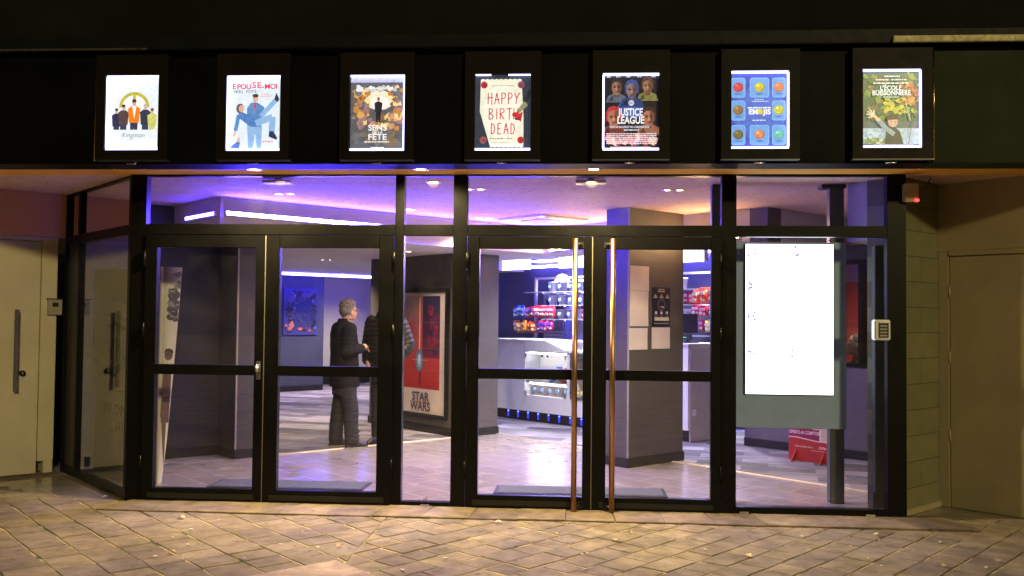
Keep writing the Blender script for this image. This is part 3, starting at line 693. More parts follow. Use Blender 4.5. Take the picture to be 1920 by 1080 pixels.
def art_suits(p, x0, x1, z0, z1):
    w_ = x1-x0; cx = (x0+x1)/2; z = z0+.27*CH
    p.rect(x0+.02, x1-.02, z0+.02, z1-.02, (224, 236, 250))
    p.ring(cx, z+.18, .095, .12, (196, 190, 70), 0, 180); p.ell(cx, z+.18, .093, .093, (238, 243, 252), 22, 0, 180)
    p.rect(cx-.012, cx+.012, z+.18, z+.275, (205, 198, 96))
    sk, hr = (214, 178, 160), (70, 60, 66)
    z -= .06
    p.figure(x0+.070, z, .235, (52, 52, 78), (60, 62, 90), sk, hr); p.figure(x0+.125, z, .265, (90, 74, 74), (66, 66, 96), sk, (80, 72, 80))
    p.figure(x1-.120, z, .27, (58, 64, 84), (62, 68, 98), sk, (190, 180, 176)); p.figure(x1-.066, z, .235, (206, 212, 120), (210, 214, 130), sk, (120, 70, 60))
    p.figure(cx, z, .305, (232, 128, 30), (60, 64, 92), sk, hr)
    p.poly([(cx-.016, z+.252), (cx+.018, z+.252), (cx+.002, z+.15)], (235, 240, 250)); p.rect(x0+.02, x1-.02, z-.002, z+.068, (224, 236, 250))
    p.text('Kingsman', cx, z0+.185*CH, .05, (128, 130, 140), .0, xs=.92); p.smalltext(cx-.055, cx+.06, z0+.145*CH, .006, (200, 205, 210), 2)
def art_denim(p, x0, x1, z0, z1):
    cx = (x0+x1)/2; d, dl_ = (96, 142, 206), (140, 180, 226); sk = (222, 180, 160)
    p.rect(x0+.02, x1-.008, z0+.016, z1-.02, (214, 230, 246))
    xx = x0+.045
    for i, ch in enumerate('EPOUSE-MOI'):
        p.text(ch, xx+.0, z1-.095+(.008 if i in (4, 5) else 0), .064 if i in (4, 5) else .055, (222, 58, 86), .001, 'CENTER', 1.05); xx += (.036, .036, .042, .042, .038, .030, .034, .044, .03, .02)[i] if i != 8 else .028
    for i, ch in enumerate('MON POTE'): p.text(ch, x0+.055+i*.0225, z1-.128+(.003 if i % 2 else 0), .034, (62, 78, 122), .0, 'CENTER', 1.0)
    p.smalltext(cx+.04, cx+.13, z1-.155, .007, (230, 150, 160), 4); p.smalltext(cx+.05, cx+.11, z1-.14, .006, (230, 150, 160), 5)
    # two plain figures in denim, one carrying the other
    p.poly([(cx-.045, z0+.02), (cx-.012, z0+.02), (cx+.005, z0+.14), (cx+.022, z0+.02), (cx+.055, z0+.02), (cx+.06, z0+.22), (cx-.06, z0+.22)], dl_)
    p.poly([(cx-.06, z0+.22), (cx+.06, z0+.22), (cx+.075, z0+.34), (cx+.02, z0+.375), (cx-.03, z0+.375), (cx-.06, z0+.33)], d)
    p.poly([(cx-.008, z0+.36), (cx+.012, z0+.36), (cx+.004, z0+.30)], (214, 70, 90)); p.ell(cx+.005, z0+.405, .022, .03, sk); p.ell(cx+.004, z0+.428, .024, .014, (84, 66, 62))
    p.poly([(x0+.07, z0+.27), (x0+.10, z0+.31), (cx+.03, z0+.24), (cx+.05, z0+.19), (cx-.03, z0+.19)], (86, 134, 204))
    p.line([(x0+.085, z0+.28), (x0+.062, z0+.16)], .03, d); p.line([(x0+.062, z0+.16), (x0+.052, z0+.115)], .016, sk)
    p.ell(x0+.095, z0+.33, .03, .038, (112, 92, 88)); p.ell(x0+.104, z0+.328, .02, .028, sk)
    p.line([(cx+.01, z0+.215), (cx+.14, z0+.265), (cx+.135, z0+.15)], .05, dl_); p.line([(cx+.05, z0+.27), (cx+.16, z0+.39)], .038, dl_)
    p.poly([(cx+.115, z0+.155), (cx+.148, z0+.155), (cx+.18, z0+.10), (cx+.17, z0+.09), (cx+.11, z0+.115)], (54, 62, 92)); p.poly([(cx+.15, z0+.40), (cx+.175, z0+.375), (cx+.19, z0+.40), (cx+.165, z0+.45)], (54, 62, 92))
    p.poly([(x0+.02, z0+.03), (x0+.09, z0+.02), (x0+.10, z0+.07), (x0+.08, z0+.08)], (92, 128, 206)); p.ell(x0+.088, z0+.09, .012, .02, sk)
    p.smalltext(cx+.06, cx+.15, z0+.07, .010, (226, 120, 140), 7)
def art_party(p, x0, x1, z0, z1):
    cx = (x0+x1)/2
    p.rect(x0, x1, z0, z1, (96, 98, 102)); p.rect(x0, x1, z1-.05, z1, (188, 190, 220))
    p.ell(cx+.01, z0+.39, .11, .075, (232, 222, 196)); p.ell(cx+.01, z0+.37, .07, .05, (250, 246, 236))
    cols = [(222, 172, 96), (196, 138, 76), (236, 206, 150), (140, 108, 82), (206, 160, 126), (110, 102, 98), (160, 124, 130), (232, 196, 92), (110, 116, 122)]
    p.blobs(x0, cx-.05, z0+.17, z1-.06, 46, cols, .018, .042, 11); p.blobs(cx+.05, x1, z0+.17, z1-.06, 46, cols, .018, .042, 12); p.blobs(x0+.03, x1-.03, z0+.15, z0+.32, 40, cols, .016, .038, 13)
    p.blobs(x0, x1, z0+.02, z0+.17, 40, [(108, 110, 114), (122, 116, 108), (92, 98, 106), (140, 118, 92)], .02, .05, 14)
    p.blobs(x0+.03, x1-.04, z1-.14, z1-.06, 12, [(222, 226, 236), (200, 206, 214)], .015, .035, 15)
    p.figure(cx+.005, z0+.22, .19, (44, 44, 50), (40, 40, 46), (214, 120, 104), (160, 60, 50))
    p.smalltext(cx-.10, cx+.12, z1-.10, .008, (236, 232, 214), 3)
    p.text('SENS', cx, z0+.158, .062, (240, 244, 250), .0012, xs=1.05); p.text('DE LA', cx, z0+.135, .025, (240, 244, 250), .0006, xs=1.2); p.text('FÊTE', cx, z0+.088, .062, (240, 244, 250), .0012, xs=1.12)
    p.smalltext(cx-.10, cx+.09, z0+.068, .008, (236, 240, 246), 6); p.smalltext(cx-.05, cx+.05, z0+.022, .010, (240, 242, 250), 8)
def art_cake(p, x0, x1, z0, z1):
    cx = (x0+x1)/2
    p.rect(x0, x1, z0, z1, (54, 62, 76))
    rgz = random.Random(5); top = [(x0+.04+k*.017, z1-.035+(.006 if k % 2 else 0)) for k in range(19)]; bot = [(x1-.055-k*.0165, z0+.035-(.006 if k % 2 else 0)) for k in range(16)]
    p.poly(top+[(x1-.055, z0+.25)]+bot+[(x0+.035, z0+.30)], (226, 228, 208)); p.ell(cx-.01, z0+.29, .14, .21, (236, 238, 222))
    for x_, z_, c in ((x0+.066, z1-.075, (196, 56, 72)), (x1-.075, z1-.075, (150, 84, 104)), (x0+.062, z0+.085, (160, 88, 88)), (x1-.075, z0+.085, (196, 60, 64))):
        p.ell(x_, z_, .026, .027, c); p.ell(x_+.004, z_-.003, .016, .017, tuple(int(q*.85) for q in c))
    p.poly([(x1-.11, z0+.30), (x1-.045, z0+.385), (x1-.025, z0+.345), (x1-.10, z0+.275)], (150, 152, 118)); p.line([(x1-.045, z0+.37), (x1-.004, z0+.46)], .026, (44, 46, 52))
    p.ell(x1-.115, z0+.275, .026, .02, (206, 50, 46)); p.poly([(x1-.12, z0+.265), (x1-.06, z0+.30), (x1-.075, z0+.22)], (196, 54, 50)); p.ell(x1-.10, z0+.245, .022, .012, (120, 50, 50))
    red = (198, 62, 84)
    strokes = {'H': [[(0, 0), (.05, 1)], [(.72, -.05), (.68, 1)], [(-.15, .55), (.95, .6)]], 'A': [[(0, 0), (.42, 1), (.85, 0)], [(.05, .38), (.9, .42)]],
               'P': [[(.1, 0), (.1, 1), (.7, .95), (.8, .72), (.6, .52), (.1, .48)]], 'Y': [[(0, 1), (.4, .5)], [(.95, 1), (.4, .5), (.3, 0)]],
               'B': [[(.1, 0), (.1, 1), (.6, .95), (.65, .7), (.15, .54), (.75, .4), (.7, .08), (.05, 0)]], 'I': [[(.2, 0), (.22, 1)]],
               'R': [[(.1, 0), (.1, 1), (.7, .95), (.75, .7), (.15, .5), (.8, 0)]], 'T': [[(0, .97), (.9, 1)], [(.45, 0), (.47, 1)]],
               'D': [[(.1, 0), (.1, 1), (.65, .85), (.8, .45), (.6, .08), (.05, 0)]], 'E': [[(.75, 1), (.1, .97), (.1, 0), (.8, .03)], [(.1, .5), (.6, .52)]]}
    def word(s, x, z, h, wd, gap):
        for ch in s:
            for st in strokes[ch]: p.line([(x+a*wd, z+b_*h) for a, b_ in st], .0075, red)
            x += (wd if ch != 'I' else wd*.5)+gap
    word('HAPPY', cx-.113, z0+.355, .085, .040, .0095); word('BIRTH', cx-.108, z0+.24, .082, .044, .0085); word('DEAD', cx-.09, z0+.13, .08, .038, .011)
    p.smalltext(cx-.10, cx+.07, z0+.092, .008, (150, 150, 140), 3); p.smalltext(cx-.08, cx+.06, z0+.062, .005, (180, 180, 168), 4); p.smalltext(cx-.09, cx+.08, z1-.085, .005, (180, 160, 150), 9)
    p.rect(x0+.002, x1-.002, z1-.012, z1-.002, (60, 66, 82))
def art_heroes(p, x0, x1, z0, z1):
    cx = (x0+x1)/2
    p.rect(x0, x1, z0, z1, (26, 26, 34))
    def face(x, z, s, sk, hair, sh, halo):
        dk = lambda c, f: tuple(int(min(255, q*f)) for q in c)
        p.poly([(x-.075*s, z-.10*s), (x+.075*s, z-.10*s), (x+.06*s, z-.055*s), (x+.018*s, z-.035*s), (x-.018*s, z-.035*s), (x-.06*s, z-.055*s)], halo)
        p.poly([(x-.06*s, z-.09*s), (x-.02*s, z-.09*s), (x-.03*s, z-.05*s)], dk(halo, .6))
        p.poly([(x-.017*s, z-.06*s), (x+.017*s, z-.06*s), (x+.016*s, z-.02*s), (x-.016*s, z-.02*s)], dk(sk, .6))
        p.poly([(x-.042*s, z-.02*s), (x-.044*s, z+.03*s), (x-.03*s, z+.062*s), (x, z+.072*s), (x+.03*s, z+.062*s), (x+.044*s, z+.03*s), (x+.042*s, z-.02*s), (x+.03*s, z-.01*s), (x-.03*s, z-.01*s)], hair)
        p.poly([(x-.032*s, z+.03*s), (x-.033*s, z-.01*s), (x-.022*s, z-.038*s), (x, z-.052*s), (x+.022*s, z-.038*s), (x+.033*s, z-.01*s), (x+.032*s, z+.03*s), (x+.015*s, z+.044*s), (x-.015*s, z+.044*s)], dk(sk, .92))
        p.poly([(x+.004*s, z+.04*s), (x+.002*s, z-.05*s), (x+.022*s, z-.038*s), (x+.033*s, z-.01*s), (x+.032*s, z+.03*s), (x+.015*s, z+.044*s)], dk(sk, .62))
        p.poly([(x-.022*s, z-.034*s), (x, z-.052*s), (x+.022*s, z-.034*s), (x+.01*s, z-.030*s), (x-.01*s, z-.030*s)], dk(sh, .8))
        for q in (-1, 1):
            p.ell(x+q*.014*s, z+.008*s, .011*s, .0055*s, dk(sk, .5)); p.ell(x+q*.014*s, z+.006*s, .005*s, .003*s, (30, 26, 28)); p.line([(x+q*.005*s, z+.016*s), (x+q*.024*s, z+.018*s)], .003*s, hair)
        p.poly([(x-.002*s, z+.008*s), (x+.004*s, z+.008*s), (x+.007*s, z-.014*s), (x-.006*s, z-.014*s)], dk(sk, 1.12)); p.ell(x, z-.026*s, .010*s, .003*s, (110, 54, 50))
    p.poly([(x0+.06, z0+.25), (x1-.07, z0+.25), (cx+.055, z0+.40), (cx-.055, z0+.40)], (58, 84, 156)); p.poly([(cx-.07, z0+.26), (cx+.06, z0+.26), (cx+.03, z0+.39), (cx-.03, z0+.39)], (70, 98, 172))
    face(x0+.105, z1-.105, 1.05, (164, 116, 100), (48, 40, 44), (186, 140, 126), (92, 100, 118)); face(x1-.085, z1-.095, 1.05, (172, 124, 98), (84, 56, 48), (150, 104, 84), (128, 122, 72))
    face(cx+.008, z1-.125, 1.2, (150, 120, 120), (56, 76, 140), (92, 110, 164), (44, 60, 116))
    face(x0+.085, z0+.245, 1.3, (190, 126, 98), (178, 56, 60), (208, 138, 108), (116, 60, 56)); face(x1-.075, z0+.245, 1.25, (186, 122, 100), (58, 36, 40), (204, 142, 118), (150, 100, 80))
    p.blobs(x0, x1, z0+.03, z0+.14, 60, [(196, 96, 104), (214, 132, 138), (150, 66, 74), (92, 110, 160), (200, 170, 130), (226, 196, 190)], .015, .04, 21)
    p.ell(cx+.004, z0+.358, .021, .021, (220, 226, 240)); p.ring(cx+.004, z0+.358, .016, .0175, (70, 96, 166)); p.text('DC', cx+.004, z0+.349, .025, (70, 96, 166), .0008)
    p.text('JUSTICE', cx, z0+.265, .075, (232, 236, 244), .0022, xs=.68); p.text('LEAGUE', cx, z0+.205, .075, (232, 236, 244), .0022, xs=.74)
    p.text('VOUS NE SAUVEREZ PAS LE MONDE SEUL', cx-.01, z0+.172, .022, (222, 226, 238), .0004, xs=.72, shear=.2)
    p.smalltext(cx-.05, cx+.06, z0+.152, .009, (210, 216, 232), 2)
    for k in range(6): p.smalltext(x0+.03, x1-.02, z0+.125-k*.0145, .0075, (226, 214, 224), 30+k)
    for k, x_ in enumerate((x0+.03, x0+.10, x0+.175, x0+.255, x0+.36)): p.smalltext(x_, x_+.03, z1-.028, .010, (190, 190, 204), k)
    p.smalltext(x0+.06, x1-.06, z0+.024, .007, (240, 210, 220), 41)
def art_balls(p, x0, x1, z0, z1):
    cx = (x0+x1)/2; w_ = x1-x0
    p.rect(x0, x1, z0, z1, (66, 84, 196)); p.ell(cx, z0+.27, .19, .2, (78, 112, 214))
    cs = [[(206, 66, 84), (206, 196, 62), (222, 134, 92)], [(150, 116, 72), None, (196, 200, 74)], [(112, 106, 60), (222, 140, 96), (104, 196, 176)]]
    for r_ in range(3):
        for c in range(3):
            if cs[r_][c] is None: continue
            xa = (x0+.002, x0+.137, x0+.298)[c]; wd = (.108, .145, .104)[c]; za = z1-.03-.175*(r_+1)+.012+(0 if r_ != 1 else .006); hg = .152
            for i_, (d_, col) in enumerate(((0, (120, 176, 236)), (.008, (104, 160, 228)))): 
                rr = .018-d_; pts = []
                for (ox, oz, a) in ((xa+wd-.02, za+.02, -90), (xa+wd-.02, za+hg-.02, 0), (xa+.02, za+hg-.02, 90), (xa+.02, za+.02, 180)):
                    pts += [(ox+rr*math.cos(R(a+q*22.5)), oz+rr*math.sin(R(a+q*22.5))) for q in range(5)]
                p.poly(pts, col)
            bx, bz = xa+wd/2, za+hg*.52; k = cs[r_][c]
            p.ell(bx, bz-.048, .028, .008, (80, 130, 210)); p.ell(bx, bz, .037, .036, tuple(int(q*.86) for q in k)); p.ell(bx-.004, bz+.004, .031, .030, k); p.ell(bx-.012, bz+.014, .010, .009, tuple(min(255, q+40) for q in k))
    zt = z0+.262
    p.text('EM', cx-.043, zt, .052, (240, 244, 252), .0022, xs=1.05); p.ell(cx+.007, zt+.018, .021, .021, (220, 206, 66)); p.text('JIS', cx+.055, zt, .052, (240, 244, 252), .0022, xs=1.05)
    p.smalltext(cx-.085, cx+.08, zt+.042, .010, (236, 240, 250), 2); p.smalltext(cx-.055, cx+.065, z0+.352, .007, (206, 216, 246), 3); p.smalltext(cx-.035, cx+.03, z0+.366, .006, (206, 216, 246), 4); p.smalltext(cx-.05, cx+.045, z0+.212, .008, (220, 228, 248), 5)
def art_autumn(p, x0, x1, z0, z1):
    cx = (x0+x1)/2
    p.rect(x0, x1, z0, z1, (74, 100, 74)); p.rect(x0, x1, z0+.02, z0+.17, (176, 196, 204)); p.rect(x0, x1, z0+.15, z0+.20, (92, 110, 104))
    p.blobs(x0, x1, z0+.19, z1-.01, 150, [(78, 116, 68), (104, 140, 74), (58, 86, 62), (132, 152, 78), (62, 98, 84), (120, 110, 82)], .014, .036, 51)
    p.blobs(cx-.07, x1-.02, z0+.24, z0+.38, 60, [(206, 204, 72), (184, 186, 70), (222, 178, 74), (150, 164, 70)], .008, .024, 52); p.blobs(cx+.05, x1, z0+.30, z1-.08, 40, [(192, 120, 84), (206, 146, 96), (150, 92, 72)], .008, .024, 53)
    p.blobs(x0, cx+.06, z0+.015, z0+.09, 44, [(150, 168, 108), (178, 190, 132), (204, 214, 180), (118, 138, 96)], .01, .03, 54); p.blobs(x0+.02, cx, z0+.06, z0+.16, 20, [(196, 216, 224), (160, 184, 196)], .012, .03, 55)
    p.line([(cx+.10, z0+.33), (cx+.135, z0+.20)], .008, (170, 180, 160)); p.line([(x1-.02, z0+.42), (x1-.09, z0+.03)], .004, (90, 74, 70))
    p.poly([(cx-.045, z0+.03), (cx+.085, z0+.03), (cx+.06, z0+.12), (cx+.02, z0+.16), (cx-.04, z0+.13)], (64, 72, 64)); p.line([(cx-.10, z0+.215), (cx-.045, z0+.15), (cx+.02, z0+.10)], .034, (150, 168, 164))
    p.line([(cx-.12, z0+.235), (cx-.085, z0+.20)], .022, (222, 196, 160))
    for a, l in ((100, .045), (125, .06), (145, .062), (165, .06), (195, .045)): p.line([(cx-.12, z0+.235), (cx-.12+l*math.cos(R(a)), z0+.235+l*math.sin(R(a)))], .010, (226, 204, 166))
    p.ell(cx+.01, z0+.195, .036, .042, (216, 178, 150)); p.poly([(cx-.035, z0+.205), (cx+.05, z0+.21), (cx+.04, z0+.245), (cx-.0, z0+.25), (cx-.035, z0+.235)], (74, 62, 50)); p.ell(cx, z0+.195, .005, .003, (60, 44, 40)); p.ell(cx+.024, z0+.193, .005, .003, (60, 44, 40))
    p.text("L'ÉCOLE", cx-.005, z1-.15, .046, (232, 240, 242), .0010, xs=.9); p.text('BUISSONNIÈRE', cx-.0, z1-.188, .050, (232, 240, 242), .0012, xs=.82)
    p.smalltext(cx-.05, cx+.06, z1-.055, .009, (232, 240, 236), 2); p.smalltext(cx-.11, cx-.02, z1-.08, .009, (226, 236, 230), 3); p.smalltext(cx+.0, cx+.11, z1-.08, .009, (226, 236, 230), 4); p.smalltext(cx-.13, cx+.12, z1-.105, .009, (226, 236, 230), 5)
    p.smalltext(cx-.06, cx+.05, z1-.205, .006, (226, 230, 220), 6); p.rect(x0, x1, z0+.012, z0+.03, (66, 70, 150)); p.smalltext(x0+.08, x1-.05, z0+.016, .009, (226, 230, 250), 7)
lightbox(0, 'lit poster of people in suits under a yellow arch, orange jacket in front', art_suits, 'tbl')
lightbox(1, 'lit pale poster of two figures in blue denim with red lettering', art_denim, 'tbl')
lightbox(2, 'lit poster of a golden crowd party with white lettering', art_party, 'tbr')
lightbox(3, 'lit poster of a cream card with three red hand-drawn words', art_cake, 'Tb')
lightbox(4, 'lit dark poster of five faces around a blue shape', art_heroes, 'tbl')
lightbox(5, 'lit blue poster of coloured balls in eight pale tiles', art_balls, 'tbr')
lightbox(6, 'lit green and yellow autumn poster of a boy waving', art_autumn, 'tbr')

# ---------------------------------------------------------------- lamps
def downlight(label, x, y, z, power, r=.045, angle=130, col=(1., .80, .60), blend=.7, group='recessed spotlights in the ceilings', tgt=None):
    t = thing('ceiling_spotlight', label, 'spotlight', (x, y, z), 0, group)
    b = MB(); n = 20; rings = []
    for rr, zz in ((r*1.35, 0), (r*1.35, -.006), (r, -.008), (r*.92, -.002)): rings.append([(rr*math.cos(6.2832*k/n), rr*math.sin(6.2832*k/n), zz) for k in range(n)])
    b.rings(rings, M_CHROME, False); obj('trim_ring', b, t)
    b = MB(); b.disc((0, 0, -.005), r*.9, M_LAMP); obj('lamp_disc', b, t)
    if power:
        if not group.startswith('soffit'): power *= 2.55
        ld = bpy.data.lights.new('spot_lamp', 'SPOT'); ld.energy = power; ld.spot_size = R(angle); ld.spot_blend = blend; ld.color = col; ld.shadow_soft_size = r
        lo = bpy.data.objects.new('spot_lamp', ld); COL.objects.link(lo); lo.parent = t; lo.location = (0, 0, -.012)
    return t
WARM = (1., .78, .50)
for x_, lb in ((-2.55, 'leftmost of the three spotlights in the soffit outside'), (-1.21, 'middle of the three spotlights in the soffit outside'), (.148, 'rightmost of the three spotlights in the soffit outside')):
    downlight(lb, x_, -.30, ZC-.001, 430, angle=165, col=(1., .75, .34), blend=.5, group='soffit spotlights above the doors')
def pair(label, x, y, z, power, ang=0):
    for s, w_ in ((-1, 'left'), (1, 'right')):
        downlight('%s lamp of the pair %s' % (w_, label), x+s*.055*math.cos(ang), y+s*.055*math.sin(ang), z, power, .032)
pair('above the left double door', -2.77, 1.17, ZC-.001, 14)
pair('over the middle of the lobby, near the air vent', -1.055, 3.30, ZC-.001, 60)
pair('close behind the glass left of the right doors', -.905, .84, ZC-.001, 48)
pair('above the right double door, before the notice pillar', .89, .88, ZC-.001, 48)
downlight('single spotlight seen through the narrow upper pane', -1.215, .40, ZC-.001, 60)
downlight('single spotlight near the lowered ceiling edge in the narrow pane', -1.785, 2.42, ZC-.001, 70)
pair('in the lowered ceiling beyond the left door', -3.66, 6.0, ZL-.001, 90)
pair('in the lowered ceiling near the far strip light', -4.6, 10.4, ZL-.001, 90)
downlight('spotlight shining on the framed red poster', -2.1, 4.15, ZL-.001, 34, angle=120)
downlight('added unseen spotlight over the carpet between poster and counter', 0.15, 4.75, ZL-.001, 150, angle=150, col=(.74, .78, 1))  # unseen lamp added to brighten the counter front
downlight('spotlight over the far carpet near the cream wall', -4.4, 12.0, ZL-.001, 110, angle=150, col=(1, .86, .66))
downlight('added unseen spotlight over the counter left end', -.1, 6.9, ZC-.001, 260, angle=150, col=(.82, .86, 1))  # unseen lamp added to light the left half of the counter
downlight('added unseen spotlight over the counter right end', 2.0, 5.2, ZC-.001, 200, angle=150, col=(.86, .88, 1))  # also added, unseen, to light the counter and its goods
downlight('added unseen spotlight in front of the ticket booth', 2.72, 1.45, ZC-.001, 50, angle=150)  # added to light the bulkhead over the booth; lamp itself unseen

# air conditioning cassette and two flat detectors
t = thing('air_vent', 'square white air conditioning vent in the lobby ceiling', 'air vent', (-.36, 3.42, ZC-.001), Q)
b = MB(); b.box(-.38, .38, -.38, .38, -.02, 0, M_WHITE, .006); obj('vent_frame', b, t)
for k in range(4):
    a = k*math.pi/2; c = MB(); c.box(-.24, .24, .275, .325, -.0235, -.0205, M_BLKPL); c.xform(Matrix.Rotation(a, 4, 'Z')); obj('air_slot', c, t)
b = MB(); b.box(-.2, .2, -.2, .2, -.028, -.0205, mat('vent_grille', (.4, .4, .48), .5), .004); obj('vent_grille', b, t)
for x_, lb in ((-2.52, 'flat pale detector plate above the left double door'), (.135, 'flat pale detector plate above the right double door')):
    t = thing('ceiling_detector', lb, 'detector', (x_, .22, ZC), 0, 'flat detectors close behind the transom glass')
    b = MB(); b.box(-.125, .125, -.07, .07, -.045, -.02, M_WHITE, .006); obj('detector_plate', b, t)
    b = MB(); b.tube([(0, 0, -.02), (0, 0, 0)], .03, M_PLAST); obj('mount', b, t)

# ---------------------------------------------------------------- screen on posts, right post, card device
t = thing('screen_stand', 'bright white digital programme screen on a grey panel between posts', 'digital screen', (0, .5, 0))
M_PANEL = mat('glare_blue_panel', (.36, .50, .82), .5, var=.06)  # blue glare of the bright screen is put into the panel colour
M_POST = mat('dark_steel_post', (.055, .06, .07), .4, var=.1)
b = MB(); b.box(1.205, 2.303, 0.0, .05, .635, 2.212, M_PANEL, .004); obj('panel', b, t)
b = MB(); b.box(1.452, 2.193, -.03, -.001, .918, 2.199, M_BLKPL, .003); sb = obj('screen_case', b, t)
p = Print(lambda c: M_SCREEN if c == 0 else emit('screen_ink_%02x%02x%02x' % c, lin(c), 1.0), y0=-.0305)
p.rect(1.458, 2.187, .924, 2.193, 0)
rg = random.Random(9)
for x_, z_ in ((1.47, 2.085), (1.47, 1.80), (1.47, 1.53), (1.47, 1.23), (1.83, 2.085), (1.83, 1.235)):
    for i in range(7):
        for j in range(9):
            if rg.random() < .5: p.rect(x_+i*.0105, x_+(i+1)*.0105, z_+j*.0105, z_+(j+1)*.0105, rg.choice(((150, 142, 204), (190, 186, 222), (220, 216, 238), (176, 174, 196))))
p.smalltext(1.84, 1.91, 1.805, .007, (214, 216, 236), 3)
obj('display', p.b, sb, fixn=False)
for x0, x1, c0, c1 in ((2.18, 2.30, 2.11, 2.315), (1.185, 1.29, 1.185, 1.36)):
    b = MB()
    b.box(x0, x1, .051, .15, .003, 2.68, M_POST, .004); pp = obj('post', b, t)
    c = MB(); c.box(c0, c1, .03, .17, 2.681, 2.713, M_POST, .003); obj('head_plate', c, pp)
t = thing('security_post', 'dark upright post close behind the glass at the right jamb', 'post', (2.50, .26, 0))
b = MB(); b.box(-.055, .055, -.06, .06, .16, 2.165, M_POST, .006); obj('post_shaft', b, t)
b = MB(); b.box(-.075, .06, -.07, .07, .003, .159, M_BLKPL, .006); obj('post_foot', b, t)
t = thing('intercom_box', 'silver intercom box fixed outside on the right pane', 'intercom', (2.42, -.012, 1.40))
b = MB(); b.box(-.062, .062, -.05, 0.03, 0, .16, M_STEEL, .008); obj('intercom_case', b, t)
b = MB(); b.box(-.032, .046, -.0525, -.0502, .018, .135, M_BLKPL, .0006); ic = obj('intercom_front', b, t)
b = MB()
for r_ in range(4): b.box(-.02, .034, -.0545, -.0527, .03+r_*.025, .042+r_*.025, M_PLAST)
obj('button', b, ic)

# ---------------------------------------------------------------- standee totem behind the left glass
t = thing('cardboard_totem', 'tall white curved cardboard film totem behind the left glass', 'display stand', (-3.80, .80, 0), R(-34.4))
M_CARD = mat('white_card', (.88, .83, .82), .6, var=.04)
b = MB(); n = 10; fr, bk = [], []
rl = []
for z in (0.003, .35, .7, 1.05, 1.4, 1.7, 1.985):
    f_ = z/1.985; wr = .02+.115*f_**.8; ring = []
    for k in range(n+1):
        s_ = k/n; ring.append((-1.15+s_*1.15, -.05*math.sin(math.pi*s_), z))
    for k in range(1, n+1):
        s_ = k/n; ring.append((s_*wr*.75, .02+s_*wr*1.0-.03*math.sin(math.pi*s_), z))
    for k in range(1, 5): ring.append((wr*.75+(-1.15-wr*.75)*k/5, .02+wr+(0-.02-wr)*k/5, z))
    rl.append(ring)
b.rings(rl, M_CARD, True, False); obj('card_body', b, t)
# print on the two faces
p = Print(inked, y0=-.052)
p.text('PROMESSE', -.40, .58, .15, (146, 140, 120), .0, xs=.9); p.text("L'AUBE", -.40, .42, .16, (146, 140, 120), .0, xs=.9)
p.smalltext(-.66, -.2, .80, .012, (170, 164, 140), 3)
p.poly([(-.90, 1.98), (-.1, 1.98), (-.1, 1.74), (-.28, 1.62), (-.55, 1.66), (-.9, 1.72)], (150, 146, 130)); p.poly([(-.9, 1.5), (-.62, 1.56), (-.35, 1.5), (-.22, 1.35), (-.4, 1.12), (-.62, 1.03), (-.9, 1.12)], (196, 192, 176))
p.poly([(-.72, 1.44), (-.5, 1.47), (-.36, 1.40), (-.52, 1.36)], (140, 134, 120)); p.poly([(-.60, 1.30), (-.52, 1.34), (-.45, 1.20), (-.58, 1.17)], (160, 152, 136)); p.poly([(-.9, 1.12), (-.62, 1.03), (-.5, 1.06), (-.15, 1.4), (-.12, 1.2), (-.55, .95), (-.9, 1.0)], (128, 124, 112))
p.b.v = [(x_*1.15-.05, y_, z_) for x_, y_, z_ in p.b.v]
obj('face_print', p.b, t, fixn=False)
p = Print(inked, y0=0)
rg = random.Random(3)
p.blobs(.06, .16, 1.45, 1.85, 26, [(90, 86, 92), (130, 124, 130), (70, 66, 74), (160, 152, 156)], .02, .055, 77)
p.blobs(.10, .22, 1.75, 1.97, 6, [(170, 162, 168), (150, 142, 150)], .02, .05, 78)
p.poly([(.035, .55), (.085, .55), (.10, 1.02), (.075, 1.10), (.045, 1.02)], (110, 84, 74)); p.poly([(.042, .12), (.055, .12), (.066, .55), (.04, .55)], (120, 92, 80)); p.poly([(.025, .60), (.04, .60), (.06, 1.02), (.045, 1.04)], (140, 100, 84))
p.rect(.04, .088, .74, .79, (40, 34, 40)); p.ell(.082, 1.17, .026, .045, (120, 90, 80)); p.ell(.084, 1.20, .028, .032, (60, 50, 52))
q = p.b; V = []
for (x_, y_, z_) in q.v:                       # wrap the print on to the curved side
    f_ = max(.02, z_/1.985); wr = .02+.115*f_**.8; s_ = min(1, x_/(wr*1.25)); V.append((s_*wr*.75+.004-y_*.7, .02+s_*wr-.03*math.sin(math.pi*s_)-.004+y_*.7, z_))
q.v = V
obj('side_print', q, t, fixn=False)

# ---------------------------------------------------------------- mats
M_MAT = mat('grey_green_mat', (.085, .10, .095), .95, var=.25, scale=40, bump=.6, bscale=160)
for x0, x1, lb in ((-3.27, -1.85, 'grey entrance mat inside the left double door'), (-.69, .83, 'grey entrance mat inside the right double door')):
    t = thing('door_mat', lb, 'door mat', ((x0+x1)/2, .84, .003), 0, 'entrance mats inside the doors')
    h = (x1-x0)/2
    b = MB(); b.box(-h+.03, h-.03, -.17, .17, 0, .010, M_MAT, .003); obj('mat_pile', b, t)
    b = MB(); b.prism([(-h, -.2), (h, -.2), (h-.028, -.172), (-h+.028, -.172)], 0, .006, M_RUB); b.prism([(-h+.028, .172), (h-.028, .172), (h, .2), (-h, .2)], 0, .006, M_RUB)
    b.prism([(-h, -.198), (-h+.027, -.17), (-h+.027, .17), (-h, .198)], 0, .006, M_RUB); b.prism([(h-.027, -.17), (h, -.198), (h, .198), (h-.027, .17)], 0, .006, M_RUB); obj('mat_edge', b, t)

